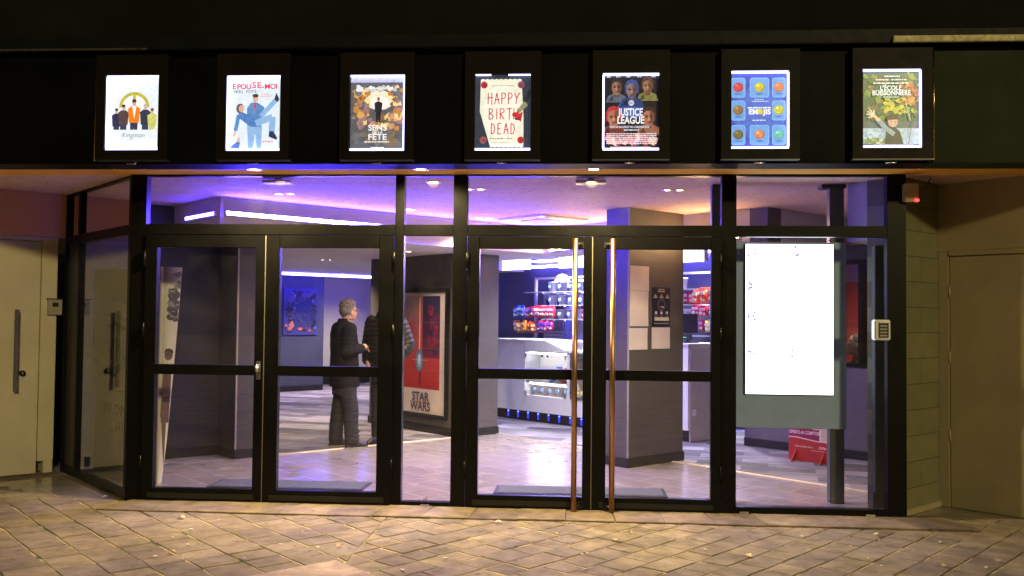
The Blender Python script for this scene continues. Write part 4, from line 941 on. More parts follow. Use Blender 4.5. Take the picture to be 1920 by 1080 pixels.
# ---------------------------------------------------------------- framed poster on pillar
t = thing('framed_poster', 'black framed red film poster on the grey pillar', 'framed poster', (-1.46, 4.38, 0), -Q)
b = MB(); X0, X1, Z0, Z1 = -1.50, -.215, .195, 1.93
for a in ((X0, X1, Z0, Z0+.055), (X0, X1, Z1-.055, Z1)): b.box(a[0], a[1], -.05, -.002, a[2], a[3], M_BLKPL, .012)
for a in ((X0, X0+.055), (X1-.055, X1)): b.box(a[0], a[1], -.049, -.003, Z0+.05, Z1-.05, M_BLKPL, .01)
obj('frame', b, t)
p = Print(inked, y0=-.012)
p.rect(X0+.05, X1-.05, Z0+.05, Z1-.05, (206, 190, 178))
ax0, ax1, az0, az1 = X0+.12, -.41, .575, 1.825
p.rect(ax0, ax1, az0, az1, (172, 52, 58)); 
def grad(xa, xb, za, zb, ca, cb, n=10):
    for k in range(n):
        f_ = (k+.5)/n; c = tuple(int(ca[i]+(cb[i]-ca[i])*f_) for i in range(3)); p.rect(xa, xb, za+(zb-za)*k/n, za+(zb-za)*(k+1)/n, c)
grad(ax0, ax1, az0, az0+.42, (168, 40, 40), (186, 62, 66)); grad(ax0, -.80, az0+.42, az1, (186, 66, 70), (170, 150, 146)); grad(-.80, ax1, az0+.42, az1, (120, 42, 70), (46, 46, 82))
p.poly([(ax0+.0, az0+.62), (ax0+.15, az0+.80), (ax0+.36, az0+.95), (ax0+.40, az0+.5), (ax0+.2, az0+.42), (ax0, az0+.46)], (196, 80, 78))
p.blobs(-.72, ax1, az0+.40, az1-.08, 44, [(130, 44, 70), (150, 48, 66), (92, 42, 78), (60, 46, 84), (74, 46, 82), (112, 44, 74)], .04, .11, 31)
p.rect(-.90, -.82, az0+.42, az1, (206, 76, 70)); p.rect(-.885, -.838, az0+.40, az1, (230, 100, 80)); p.rect(-.873, -.850, az0+.36, az1-.02, (250, 226, 200))
p.ell(-.862, az0+.38, .085, .15, (96, 130, 176)); p.ell(-.862, az0+.38, .05, .10, (140, 176, 204)); p.ell(-.862, az0+.40, .022, .07, (230, 232, 214)); p.rect(-1.03, -.68, az0+.385, az0+.392, (214, 206, 208))
p.poly([(-.865, az0+.06), (-.835, az0+.06), (-.828, az0+.20), (-.842, az0+.27), (-.862, az0+.20)], (92, 52, 56))
p.text('STAR', -.83, .415, .165, (70, 52, 84), .004, xs=1.0); p.text('WARS', -.83, .285, .165, (70, 52, 84), .004, xs=1.0); p.smalltext(-1.02, -.65, .392, .012, (150, 60, 66), 5)
for z_ in (.82, 1.12, 1.47): p.rect(X0+.06, X1-.06, z_, z_+.003, (160, 140, 134))
obj('poster', p.b, t, fixn=False)

# ---------------------------------------------------------------- notices on the pillar (face x=0 of the frame at -45deg -> use a +45 frame)
def notice(label, xa, xb, z0, z1, m=None, curl=.006):
    b = MB(); n = 8; vs = []
    for k in range(n+1):
        for j in range(n+1):
            x_ = xa+(xb-xa)*k/n; z_ = z0+(z1-z0)*j/n
            vs.append((x_, -.004-curl*(math.sin(k/n*3.14*1.3+z0*5)**2)*abs(j/n-.5)*2, z_))
    fs = [(k*(n+1)+j, (k+1)*(n+1)+j, (k+1)*(n+1)+j+1, k*(n+1)+j+1) for k in range(n) for j in range(n)]
    b.add(vs, fs, m or M_PAPER, True); o = obj('paper_notice', b, fixn=False); at(o, (.573, 2.204, 0), Q)
    return tag(o, label, 'notice', 'paper notices on the grey pillar')
notice('blank white sheet at the top left of the pillar notices', .016, .315, 1.845, 2.105)
notice('tall white sheet second from the top on the pillar', .010, .305, 1.470, 1.842)
notice('white sheet lowest on the left side of the pillar', .004, .295, 1.225, 1.452)
notice('white sheet under the dark leaflet on the pillar', .365, .665, 1.23, 1.458)
t = thing('dark_leaflet', 'dark blue printed leaflet on the pillar beside white sheets', 'leaflet', (.573, 2.204, 0), Q)
b = MB(); b.box(.372, .668, -.006, -.002, 1.472, 1.888, inked((28, 28, 48))); obj('leaflet_sheet', b, t)
p = Print(inked, y0=-.0065)
p.smalltext(.47, .57, 1.862, .010, (190, 184, 196), 1); p.smalltext(.46, .58, 1.838, .016, (190, 180, 120), 2)
for x_ in (.42, .52, .62): p.poly([(x_-.025, 1.79), (x_+.025, 1.79), (x_, 1.82)], (190, 170, 90)); p.rect(x_-.03, x_+.03, 1.775, 1.786, (206, 200, 206))
p.ring(.52, 1.70, .055, .060, (150, 150, 176)); p.ell(.50, 1.68, .018, .010, (190, 60, 60)); p.rect(.52, .56, 1.672, 1.684, (206, 206, 210))
for x_ in (.43, .52, .61): p.rect(x_-.018, x_+.018, 1.60, 1.63, (190, 190, 200)); p.smalltext(x_-.025, x_+.025, 1.575, .008, (150, 150, 170), int(x_*100))
p.rect(.405, .645, 1.53, 1.567, (196, 186, 182)); p.smalltext(.40, .65, 1.495, .012, (150, 150, 166), 9)
obj('leaflet_print', p.b, t, fixn=False)

# ---------------------------------------------------------------- snack counter (frame: x right along the front, y away)
CC = (1.447, 4.306)
t = thing('snack_counter', 'long pale snack counter with glass cases and blue plinth lights', 'counter', (*CC, 0), -Q)
b = MB()
b.box(-3.9, 0, .06, .75, .003, .148, M_SKIRT); obj('plinth', b, t)
b = MB()
for x0, x1, z0, z1 in ((-3.9, -3.07, .149, 1.19), (-3.07, -1.70, .149, .39), (-1.70, -1.0, .149, 1.05), (-1.0, 0, .149, 1.215), (-2.17, -2.105, .39, 1.05), (-3.07, -2.17, 1.035, 1.05)):
    b.box(x0+.0015, x1-.0015, 0, .75, z0, z1, M_PALE if z1 < 1.0 or x1 < -3 else M_WHITE)
obj('counter_body', b, t)
b = MB(); b.box(-3.92, -3.06, -.02, .78, 1.191, 1.218, M_WHITE, .004)
b.prism_y([(-3.058, 1.051), (-.99, 1.051), (-.99, 1.08), (-2.2, 1.085), (-2.62, 1.215), (-3.058, 1.215)], -.015, .77, M_WHITE)
b.box(-1.02, .02, -.02, .78, 1.217, 1.24, M_WHITE, .004); obj('counter_top', b, t)
b = MB(); b.box(-3.065, -2.175, .30, .32, .392, 1.033, M_WHITE); vit = obj('display_case', b, t)
c = MB(); c.add([(-3.065, .004, .392), (-2.175, .004, .392), (-2.175, .004, 1.033), (-3.065, .004, 1.033)], [(0, 1, 2, 3)], M_GLASS); obj('case_glass', c, vit)
for x_ in (-2.68, -2.56): c = MB(); c.ball((x_, -.012, .985), .02, M_BLKPL); obj('case_knob', c, vit)
for x_ in (-3.045, -2.20):
    for z_ in (.42, .98): c = MB(); c.box(x_-.015, x_+.015, -.01, .002, z_-.03, z_+.03, M_STEEL); obj('case_hinge', c, vit)
c = MB(); c.box(-3.06, -2.18, .02, .298, .58, .59, M_WHITE); obj('case_shelf', c, vit)
c = MB(); c.box(-3.0, -2.24, .03, .05, 1.015, 1.03, emit('case_lamp', (.95, .92, .88), 40.)); obj('case_lamp', c, vit)
c = MB(); c.box(-3.0, -2.24, .03, .05, .565, .578, MATS['case_lamp']); obj('case_lamp', c, vit)
b = MB(); b.box(-2.10, -1.705, .25, .27, .40, 1.03, M_PLAST); pop = obj('popcorn_case', b, t)
c = MB()
for x0, x1, z0, z1 in ((-2.103, -2.06, .392, 1.03), (-1.75, -1.703, .392, 1.03), (-2.06, -1.75, .392, .43), (-2.06, -1.75, .985, 1.03)): c.box(x0, x1, -.012, .03, z0, z1, M_STEEL, .003)
obj('case_frame', c, pop)
c = MB(); rg = random.Random(8); M_POP = mat('popcorn', (.72, .66, .30), .8, var=.3, scale=30)
for k in range(70): c.ball((rg.uniform(-2.05, -1.76), rg.uniform(.06, .23), .44+rg.random()*.07), rg.uniform(.012, .022), M_POP, 6)
o = obj('popcorn', c, pop); o['kind'] = 'stuff'
for k in range(11):
    c = MB(); x_ = -3.5+k*.225
    c.ball((x_, .052, .118), .011, M_LEDB, 8); c.box(x_-.012, x_+.012, .046, .0595, .03, .10, emit('blue_glow_slot', (.03, .05, 1.), 1.2)); obj('plinth_light', c, t)
c = MB(); c.box(-.145, -.13, -.012, -.001, .10, .19, M_WHITE, .002); c2 = MB()
b = MB(); b.box(.0015, .018, .02, .74, .004, 1.19, mat('beige_end_panel', (.50, .42, .38), .5)); ep = obj('end_panel', b, t)
b = MB(); b.box(.019, .028, .05, .13, .33, .41, M_WHITE, .003); obj('power_socket', b, ep)

def incounter(name, label, cat, mbs, group=None, loc=(0, 0, 0)):
    return None
# shelving rack behind the counter
t = thing('shelf_rack', 'white framed sweet rack with glass shelves behind the counter', 'shelf rack', (*CC, 0), -Q)
b = MB()
for x_ in (-4.36, -3.05, -2.4, -.62, .1): b.box(x_-.02, x_+.02, 1.38, 1.43, .003, 2.2, M_PALE, .002)
b.box(-3.36, -3.08, 1.40, 1.44, .003, 2.18, M_PALE)
b.box(-4.38, .12, 1.379, 1.431, 2.2, 2.235, M_PALE, .002); b.box(-4.34, .08, 1.39, 1.42, 1.30, 1.32, M_PALE); obj('rack_frame', b, t)
b = MB(); b.box(-.58, .35, 1.44, 1.46, .9, 2.19, M_PALE); obj('rack_panel', b, t)
for z_ in (1.98, 1.758, 1.53):
    b = MB(); b.box(-4.33 if z_ > 1.9 else -3.9, -.63, 1.10, 1.375, z_-.012, z_, mat('shelf_edge', (.5, .5, .6), .2)); sh_ = obj('shelf', b, t)
    for k in range(12):
        c = MB(); x_ = -3.85+k*.255; c.box(x_-.022, x_+.022, 1.092, 1.0985, z_-.034, z_+.002, M_PAPER); obj('price_ticket', c, sh_)
def cfp(x, y, z): v = Matrix.Rotation(-Q, 3, 'Z') @ Vector((x, y, 0)); return (CC[0]+v.x, CC[1]+v.y, z)
# buckets
def tapered(r0, r1, h, m, n=16): 
    b = MB(); b.rings([[(r*math.cos(6.2832*k/n), r*math.sin(6.2832*k/n), z) for k in range(n)] for r, z in ((r0, 0), (r1, h), (r1*1.06, h), (r1*1.06, h+.012))], m); return b
M_BUCK = mat('white_bucket', (.80, .76, .80), .4, var=.05)
M_BPR = mat('bucket_print', (.25, .45, .75), .5); M_BPK = mat('bucket_pink', (.86, .68, .68), .5)
bk_mesh = {}
def bucket(label, s, z, group):
    k = 'b'
    if k not in bk_mesh:
        b = tapered(.062, .082, .15, M_BUCK); b.disc((0, -.073, .085), .034, M_BPR, 12, 'y', .012); b.disc((0.002, -.0855, .088), .016, M_BUCK, 10, 'y', .002)
        bk_mesh[k] = mesh('popcorn_bucket', b)
    o = bpy.data.objects.new('popcorn_bucket', bk_mesh[k]); COL.objects.link(o)
    v = Matrix.Rotation(-Q, 3, 'Z') @ Vector((s, 1.22, 0)); at(o, (CC[0]+v.x, CC[1]+v.y, z+.001), -Q+random.uniform(-.25, .25))
    return tag(o, label, 'bucket', group)
G = 'white popcorn buckets on the rack shelves'
for i in range(13): bucket('white popcorn bucket on the top shelf of the sweet rack', -3.74+i*.22+(.03 if i > 1 else 0), 1.98, G)
for i in range(8): bucket('white popcorn bucket on the middle shelf of the sweet rack', -3.74+i*.235, 1.758, G)
for i in range(14): bucket('white popcorn bucket on the lowest shelf of the sweet rack', -3.74+i*.215, 1.53, G)
# sweet bags
bag_mesh = {}
def bag(label, s, y, z, c1, c2, group, w_=.15, h=.19):
    key = (c1, c2, w_, h)
    if key not in bag_mesh:
        b = MB(); rr = []
        for f_, d in ((0, .004), (.08, .012), (.3, .030), (.6, .028), (.88, .014), (.92, .004), (1, .003)):
            rr.append([(-w_/2, 0, f_*h), (-w_/4, -d, f_*h), (w_/4, -d, f_*h), (w_/2, 0, f_*h), (w_/4, d*.6, f_*h), (-w_/4, d*.6, f_*h)])
        b.rings(rr, mat('bag_%s_%s' % (c1, c2), lin(c1), .28, var=.25, scale=14, coat=.4))
        m2 = mat('bagprint_%s' % (c2,), lin(c2), .35, var=.2, scale=25)
        b.box(-w_*.34, w_*.30, -.0325, -.024, h*.55, h*.78, m2, .004); b.ball((-.02, -.026, h*.3), (.028, .008, .03), m2, 10); b.ball((.03, -.026, h*.26), (.02, .008, .02), mat('bag_dot', (.7, .65, .3), .4), 10)
        bag_mesh[key] = mesh('sweet_bag', b)
    o = bpy.data.objects.new('sweet_bag', bag_mesh[key]); COL.objects.link(o)
    v = Matrix.Rotation(-Q, 3, 'Z') @ Vector((s, y, 0)); at(o, (CC[0]+v.x, CC[1]+v.y, z), -Q+random.uniform(-.38, .38)); k_ = random.uniform(.88, 1.08); o.scale = (k_, 1.15, random.uniform(.9, 1.06)); o.location.z += random.uniform(-.012, .016)
    o.rotation_euler.x = random.uniform(-.08, .08); o.rotation_euler.y = random.uniform(-.06, .06)
    return tag(o, label, 'sweet bag', group)
G = 'hanging sweet bags on the rack'
def bagrow(label, s0, s1, n, z, c1, c2, y=1.0, **k):
    for i in range(n): bag(label, s0+(s1-s0)*i/max(1, n-1), y+random.uniform(-.02, .02)-(.03*i/n), z, c1, c2, G, **k)
bagrow('blue sweet bag at the left end of the upper hanging row', -4.40, -4.22, 3, 1.545, (40, 80, 190), (170, 200, 240))
bagrow('crimson sweet bag beside the blue ones in the upper row', -4.13, -4.0, 2, 1.55, (160, 30, 90), (90, 110, 190))
bagrow('red and white sweet bag in the upper hanging row', -3.88, -3.52, 5, 1.55, (200, 40, 60), (236, 226, 236))
bagrow('orange and white sweet bag at the left end of the lower row', -4.38, -4.18, 3, 1.30, (216, 130, 30), (236, 216, 190))
bagrow('orange red sweet bag in the middle of the lower row', -4.08, -3.94, 2, 1.30, (214, 72, 36), (240, 210, 120))
bagrow('magenta sweet bag at the right end of the lower row', -3.84, -3.58, 4, 1.32, (170, 40, 96), (110, 90, 190))
bagrow('red sweet bag on the middle shelf right of the pillar', -1.1, -.72, 4, 1.76, (190, 26, 46), (236, 220, 226), y=1.2)
bagrow('orange red sweet bag hung highest right of the pillar', -.66, -.36, 3, 1.775, (214, 60, 36), (206, 226, 170), h=.21, w_=.17)
bagrow('red sweet bag hung below the orange ones right of the pillar', -.66, -.36, 3, 1.60, (190, 30, 56), (236, 210, 216), h=.16)
bagrow('magenta sweet bag hung lowest right of the pillar', -.84, -.55, 4, 1.385, (176, 30, 70), (120, 130, 200), h=.16)
bagrow('yellow sweet bag at the end of the lowest hanging row', -.42, -.36, 2, 1.365, (226, 190, 50), (236, 236, 236), h=.17)
bagrow('red sweet bag on the shelf end by the copper handle', -2.98, -2.60, 3, 1.54, (190, 26, 46), (236, 220, 226), y=1.2)
# things inside the glass case
for i in range(5):
    b = tapered(.055, .072, .15, M_BPK); b.disc((0, -.062, .08), .032, M_BPR, 12, 'y', .012)
    o = obj('pink_bucket', b); v = Matrix.Rotation(-Q, 3, 'Z') @ Vector((-2.93+i*.165, .14, 0)); at(o, (CC[0]+v.x, CC[1]+v.y, .394), -Q)
    tag(o, 'pink bucket standing in the bottom of the glass case', 'bucket', 'pink buckets in the glass case')
G = 'sweet bags piled in the glass case'
for i in range(9):
    o = bag('crumpled sweet bag piled on the shelf of the glass case', -2.62+i*.052, .16+(i % 3)*.04, .592+(i % 2)*.05, *(((60, 110, 200), (220, 230, 240)) if i < 2 else ((190, 60, 80), (230, 220, 230))), G)
    o.rotation_euler = (random.uniform(-.5, .3), random.uniform(-.6, .6), o.rotation_euler[2])
# paper cups on the counter
for i, s in enumerate((-2.33, -2.22)):
    b = tapered(.03, .042, .105, M_BUCK, 14); b.disc((0, -.036, .055), .022, mat('cup_print', (.5, .15, .12), .5), 10, 'y', .008)
    o = obj('paper_cup', b); v = Matrix.Rotation(-Q, 3, 'Z') @ Vector((s, .32, 0)); at(o, (CC[0]+v.x, CC[1]+v.y, 1.088+(.03 if i == 0 else .0)), -Q)
    tag(o, ('left' if i == 0 else 'right')+' of the two paper cups on the sloping counter top', 'paper cup', 'paper cups on the counter')
t = thing('napkin_box', 'pale napkin box on the counter by the copper handle', 'napkin box', cfp(-1.88, .30, 1.087), -Q)
b = MB(); b.box(-.10, .10, -.07, .07, 0, .12, M_PALE, .006); obj('box_case', b, t)
b = MB(); b.box(-.075, .075, -.0715, -.0702, .03, .09, M_BLKPL); obj('box_slot', b, t)
t = thing('straw_cup', 'cup of coloured straws on the raised counter end', 'cup', cfp(-.72, .28, 1.241), -Q)
b = tapered(.04, .05, .12, M_STEEL); obj('cup_body', b, t)
for k in range(7):
    b = MB(); a_ = k*.9; b.tube([(.015*math.cos(a_), .015*math.sin(a_), .02), (.05*math.cos(a_), .05*math.sin(a_), .24)], .004, inked(((210, 60, 70), (230, 230, 235), (70, 110, 200))[k % 3]), 6); obj('straw', b, t)
# oven and drinks machine behind the rack
t = thing('oven', 'grey blue oven with a glass front behind the sweet rack', 'oven', (*CC, 0), -Q)
M_OV = mat('oven_enamel', (.34, .38, .52), .35)
b = MB(); b.box(-4.25, -3.72, 1.46, 1.80, .9, 1.98, M_OV, .02); obj('oven_body', b, t)
b = MB(); b.box(-4.15, -3.76, 1.445, 1.459, 1.64, 1.86, M_BLKPL, .004); obj('oven_window', b, t)
b = MB(); b.tube([(-4.08, 1.44, 1.90), (-4.0, 1.42, 1.93), (-3.86, 1.42, 1.93), (-3.80, 1.44, 1.90)], .012, M_BLKPL, 8); obj('oven_handle', b, t)
for k in range(6):
    b = MB(); b.box(-4.2, -3.74, 1.445, 1.459, 1.02+k*.055, 1.06+k*.055, M_PALE, .003); obj('drawer_front', b, t)
t = thing('globe_lamp', 'round glowing globe lamp behind the sweet rack', 'lamp', (*CC, 0), -Q)
b = MB(); b.ball((-4.0, 1.68, 2.17), .13, emit('warm_globe', (1., .80, .66), 5.), 20); obj('globe', b, t)
b = MB(); b.tube([(-4.0, 1.68, 2.29), (-4.0, 1.68, ZC)], .006, M_BLKPL, 6); obj('hanging_cord', b, t)
# menu light boxes
G = 'white menu light boxes above the counter'
for x0, x1, z0, z1, lb in ((-3.62, -3.05, 2.275, 2.60, 'white light box at the left over the counter, beside the pillar'), (-2.36, -1.55, 2.265, 2.60, 'white light box over the counter behind the copper handles'), (-.42, .24, 2.265, 2.60, 'white light box over the counter right of the notice pillar')):
    t = thing('menu_light_box', lb, 'light box', (*CC, 0), -Q, G)
    b = MB(); b.box(x0, x1, .003, .09, z0, z1, M_WHITE, .003); obj('box_case', b, t)
    b = MB(); b.box(x0+.008, x1-.008, -.004, .0025, z0+.008, z1-.008, M_BOX); obj('lit_face', b, t)
    b = MB(); b.tube([(x0+.06, .045, z1), (x0+.06, .045, ZC)], .006, M_STEEL, 6); b.tube([(x1-.06, .045, z1), (x1-.06, .045, ZC)], .006, M_STEEL, 6); obj('hanger_rod', b, t)
def cf(x, y, z): v = Matrix.Rotation(-Q, 3, 'Z') @ Vector((x, y, 0)); return (CC[0]+v.x, CC[1]+v.y, z)
led('led_strip', 'violet strip light between the menu light boxes over the counter', cf(-3.04, .05, 2.31), cf(-2.37, .05, 2.31), .016, m=emit('violet_led_bright', (.16, .13, 1.0), 260.))
led('led_strip', 'violet strip light high on the wall behind the sweet rack', cf(-4.9, 1.78, 2.55), cf(.6, 1.78, 2.55), .014, m=MATS['violet_led_bright'])
# till
t = thing('till_display', 'black till with a small customer display on the counter', 'till', cf(-.33, .40, 1.241), -Q)
b = MB(); b.box(-.16, .14, -.02, .02, .13, .38, M_BLKPL, .006); b.xform(Matrix.Rotation(.5, 4, 'Z')); obj('till_screen', b, t)
b = MB(); b.tube([(0, 0, 0), (0, 0, .14)], .025, M_BLKPL); b.box(-.12, .12, -.1, .1, 0, .02, M_BLKPL, .005); obj('till_base', b, t)
b = MB(); b.box(-.06, .19, -.17, -.14, .04, .12, M_BLKPL, .005); dp = obj('customer_display', b, t)
p = Print(lambda c: emit('green_digits', (.3, 1., .6), 1.2), y0=-.171); p.smalltext(-.02, .06, .085, .008, 0, 3); p.smalltext(.06, .12, .07, .006, 0, 4); obj('digits', p.b, dp, fixn=False)

# ---------------------------------------------------------------- ticket booth
TB = (2.66, 3.63)
t = thing('ticket_booth', 'grey ticket booth with a dark framed window and red inside', 'booth', (*TB, 0), -Q)
M_BOOTH = mat('booth_grey', (.13, .12, .125), .5, var=.08); M_RED = mat('red_wall_paint', (.55, .05, .055), .6, var=.06)
b = MB(); b.box(-.76, -.721, .121, 1.42, .003, 2.4, M_BOOTH); b.box(-.76, 2.2, 0, .12, .003, 1.03, M_BOOTH); b.box(-.76, .3, 0, .12, 1.031, 2.40, M_BOOTH); b.box(.301, 2.2, 0, .12, 2.235, 2.40, M_DARKBLUE); obj('booth_wall', b, t)
b = MB(); b.box(-.76, 2.2, -.014, -.001, .003, .10, M_SKIRT, .003); obj('skirting', b, t)
b = MB()
for x0, x1, z0, z1 in ((.302, 2.2, 1.032, 1.075), (.302, 2.2, 2.19, 2.234), (.302, .345, 1.076, 2.189), (.745, .80, 1.076, 2.189), (1.1, 1.15, 1.076, 2.189), (1.6, 1.65, 1.076, 2.189)): b.box(x0, x1, -.02, .10, z0, z1, M_ALU, .003)
wf = obj('window_frame', b, t)
c = MB(); c.add([(.345, .05, 1.075), (2.2, .05, 1.075), (2.2, .05, 2.19), (.345, .05, 2.19)], [(0, 1, 2, 3)], M_GLASS); obj('window_glass', c, wf)
b = MB(); b.box(-.7, 2.4, 1.36, 1.42, .003, 2.05, M_RED); b.box(-.7, 2.4, 1.36, 1.42, 2.051, 2.40, M_CREAM); b.box(2.2, 2.25, .13, 1.355, .003, 2.4, M_RED); b.box(-.72, -.70, .125, 1.355, .003, 2.4, M_RED); obj('booth_inside', b, t)
b = MB(); b.box(-.69, 2.19, .16, 1.355, 2.402, 2.44, M_WHITE); obj('booth_ceiling', b, t)
b = MB(); b.tube([(.1, 1.2, 2.37), (1.6, 1.2, 2.37)], .012, emit('soft_violet_led', (.10, .07, 1.0), 9.), 8); obj('booth_strip_light', b, t)
b = MB(); b.box(.302, 2.19, .13, .55, .98, 1.03, M_BLKPL, .004); obj('desk', b, t)
b = MB(); b.box(.80, 1.12, .20, .24, 1.031, 1.17, M_BLKPL, .006); obj('monitor', b, t)
v = Matrix.Rotation(-Q, 3, 'Z') @ Vector((.55, .6, 0))
downlight('spotlight inside the red ticket booth', TB[0]+v.x, TB[1]+v.y, 2.40, 60, angle=150, col=(1, .82, .66))

# red promotional stand
t = thing('promo_stand', 'red folded card promotional stand on the carpet by the booth', 'promo stand', (2.72, 2.76, 0), R(-40))
M_RC = mat('red_card', (.50, .030, .035), .5, var=.08)
b = MB(); b.box(-.42, .12, 0, .012, .003, .58, M_RC, .002); obj('card_panel', b, t)
for x_ in (-.33, .0):
    b = MB(); b.prism([(x_-.006, -.12), (x_+.006, -.12), (x_+.006, 0), (x_-.006, 0)], .003, .004, M_RC)
    b.add([(x_-.006, -.13, .003), (x_-.006, -.001, .003), (x_-.006, -.001, .13), (x_+.006, -.13, .003), (x_+.006, -.001, .003), (x_+.006, -.001, .13)], [(0, 1, 2), (3, 5, 4), (0, 2, 5, 3), (0, 3, 4, 1), (1, 4, 5, 2)], M_RC); obj('card_foot', b, t)
p = Print(inked, y0=-.0005)
rg = random.Random(2)
up = [(-.42+k*.045, .60-k*.002+rg.uniform(-.008, .008)) for k in range(13)]; dn = [(-.42+k*.045, .47-k*.003+rg.uniform(-.007, .007)) for k in range(13)]
p.poly(up+dn[::-1], (236, 220, 226)); p.poly([(x_, z_-.012) for x_, z_ in up[:9]]+[(x_, z_+.012) for x_, z_ in dn[:9]][::-1], (150, 30, 84))
p.text('OFFERTE AU COMPTOIR', -.235, .515, .05, (236, 226, 236), .0014, xs=.66)
p.poly([(-.04, .62), (.12, .60), (.12, .44), (-.04, .46)], (214, 196, 180))
p.text('Have a break, have a', -.235, .37, .030, (236, 206, 206), .0006, xs=.85); p.text('KitKat', -.025, .368, .036, (240, 216, 190), .001, xs=.9, shear=.2); p.smalltext(-.16, -.0, .342, .006, (226, 190, 180), 4)
p.b.v = [(x_, y_, z_-.215) for x_, y_, z_ in p.b.v]
obj('card_print', p.b, t, fixn=False)

# ---------------------------------------------------------------- painting on the far wall
t = thing('wall_painting', 'abstract blue and violet painting on the dark far wall', 'painting', (-5.22, 11.63, 0), Q)
x0, x1 = -.94, -.165
b = MB(); b.box(x0, x1, -.03, -.001, 1.15, 2.10, M_BLKPL, .002); obj('canvas', b, t)
p = Print(inked, y0=-.0305); p.rect(x0, x1, 1.15, 2.10, (58, 60, 120))
p.blobs(x0, x1, 1.15, 2.10, 120, [(70, 64, 84), (44, 46, 76), (92, 84, 104), (34, 34, 54), (82, 70, 74), (50, 56, 88), (26, 26, 42)], .04, .13, 61)
p.blobs(x0, x1, 1.15, 1.45, 12, [(190, 90, 60), (176, 76, 66), (200, 120, 90)], .03, .09, 62); p.blobs(x0, x1, 1.2, 2.05, 16, [(140, 134, 150), (112, 108, 130)], .02, .05, 63)
p.poly([(-.70, 1.3), (-.35, 1.3), (-.30, 1.75), (-.5, 1.85), (-.68, 1.7)], (46, 52, 90)); p.blobs(-.68, -.36, 1.3, 1.8, 16, [(54, 60, 96), (40, 44, 76), (74, 74, 100)], .03, .08, 64)
obj('paint_layer', p.b, t, fixn=False)

# ---------------------------------------------------------------- people
M_SKIN = mat('skin', (.56, .33, .24), .55, var=.08, scale=12)
def remeshed(mb, voxel, smooth=4, name='body'):
    me = mesh('tmp', mb); o = bpy.data.objects.new('tmp', me); COL.objects.link(o)
    r = o.modifiers.new('r', 'REMESH'); r.mode = 'VOXEL'; r.voxel_size = voxel
    s = o.modifiers.new('s', 'SMOOTH'); s.iterations = smooth; s.factor = .5
    dg = bpy.context.evaluated_depsgraph_get(); dg.update(); ev = o.evaluated_get(dg); m2 = bpy.data.meshes.new_from_object(ev)
    bpy.data.objects.remove(o); m2.name = name
    if not m2.materials: m2.materials.append(mb.mats[0])
    for p_ in m2.polygons: p_.use_smooth = True
    return m2
def limb(b, pts, rs, m, n=12):
    b.tube(pts, rs, m, n)
    for p_, r_ in zip(pts, rs): b.ball(p_, r_*.99, m, 12)
def head(b, c, m, turn=0., s=1.):
    Rz = Matrix.Rotation(turn, 3, 'Z'); V = lambda x, y, z: tuple(Vector(c)+Rz @ Vector((x*s, y*s, z*s)))
    b.ball(V(0, -.012, .035), (.076*s, .094*s, .090*s), m, 18, Rz)       # skull
    b.ball(V(0, .022, -.035), (.060*s, .068*s, .082*s), m, 16, Rz)       # face
    b.ball(V(0, .062, -.090), (.030*s, .026*s, .026*s), m, 12, Rz)       # chin
    b.tube([V(0, .086, .012), V(0, .110, -.030), V(0, .086, -.040)], [.009*s, .016*s, .013*s], m, 8)
    b.ball(V(0, .088, -.062), (.024*s, .010*s, .010*s), m, 10, Rz)       # lips
    b.ball(V(0, .080, .022), (.045*s, .016*s, .012*s), m, 10, Rz)        # brow
    for q_ in (-1, 1): b.ball(V(q_*.078, -.005, -.015), (.010*s, .020*s, .032*s), m, 10, Rz)
def hand(b, wrist, d, up, side, m, curl=.5):
    d = Vector(d).normalized(); up = Vector(up).normalized(); lat = d.cross(up).normalized()*side; w0 = Vector(wrist)
    pc = w0+d*.048; b.tube([w0, w0+d*.03, w0+d*.075], [.027, .034, .036], m, 10)
    for i, (l, o_) in enumerate(((.075, -.030), (.085, -.010), (.080, .010), (.062, .029))):
        p0 = w0+d*.082+lat*o_; d2 = (d*math.cos(curl)-up*math.sin(curl)); p1 = p0+d2*l*.5; d3 = (d*math.cos(curl*2.2)-up*math.sin(curl*2.2)); p2 = p1+d3*l*.5
        b.tube([p0, p1, p2], [.0095, .009, .0075], m, 8); b.ball(p2, .0075, m, 8); b.ball(p1, .009, m, 8)
    p0 = w0+d*.03-lat*.03; p1 = p0+(d*.6-lat*.7).normalized()*.04; p2 = p1+(d*.9-lat*.1).normalized()*.03
    b.tube([p0, p1, p2], [.013, .011, .009], m, 8); b.ball(p2, .009, m, 8)

# man in the dark grey overcoat
M_COAT = mat('charcoal_wool', (.012, .0118, .0128), .9, var=.2, scale=60, bump=.3, bscale=200, spec=.15)
M_TROU = mat('dark_trousers', (.014, .014, .0155), .85, var=.15, scale=20, bump=.2, bscale=60)
M_HAIRG = mat('grey_hair', (.19, .155, .13), .7, var=.5, scale=60, bump=.8, bscale=120, stretch=(1, 1, .3))
M_SHOE = mat('black_leather', (.012, .011, .011), .4)
man = thing('person', 'grey haired man in a dark grey coat standing in profile, hands in front', 'person', (-2.69, 3.30, .004), R(-54))
b = MB(); hc = (0, .045, 1.605)
head(b, hc, M_SKIN, R(4))
b.tube([(0, -.02, 1.40), (0, .01, 1.47), (0, .025, 1.56)], [.072, .060, .058], M_SKIN, 14)
b.loft([(0, 0, .86, .155, .11), (0, 0, 1.0, .145, .105), (0, .0, 1.2, .165, .115), (0, -.01, 1.36, .175, .10), (0, -.015, 1.43, .10, .07)], M_SKIN, 18)
aR = [(.19, -.02, 1.39), (.235, -.07, 1.13), (.135, .165, 1.165)]; aL = [(-.19, -.01, 1.39), (-.225, -.02, 1.13), (-.07, .20, 1.15)]
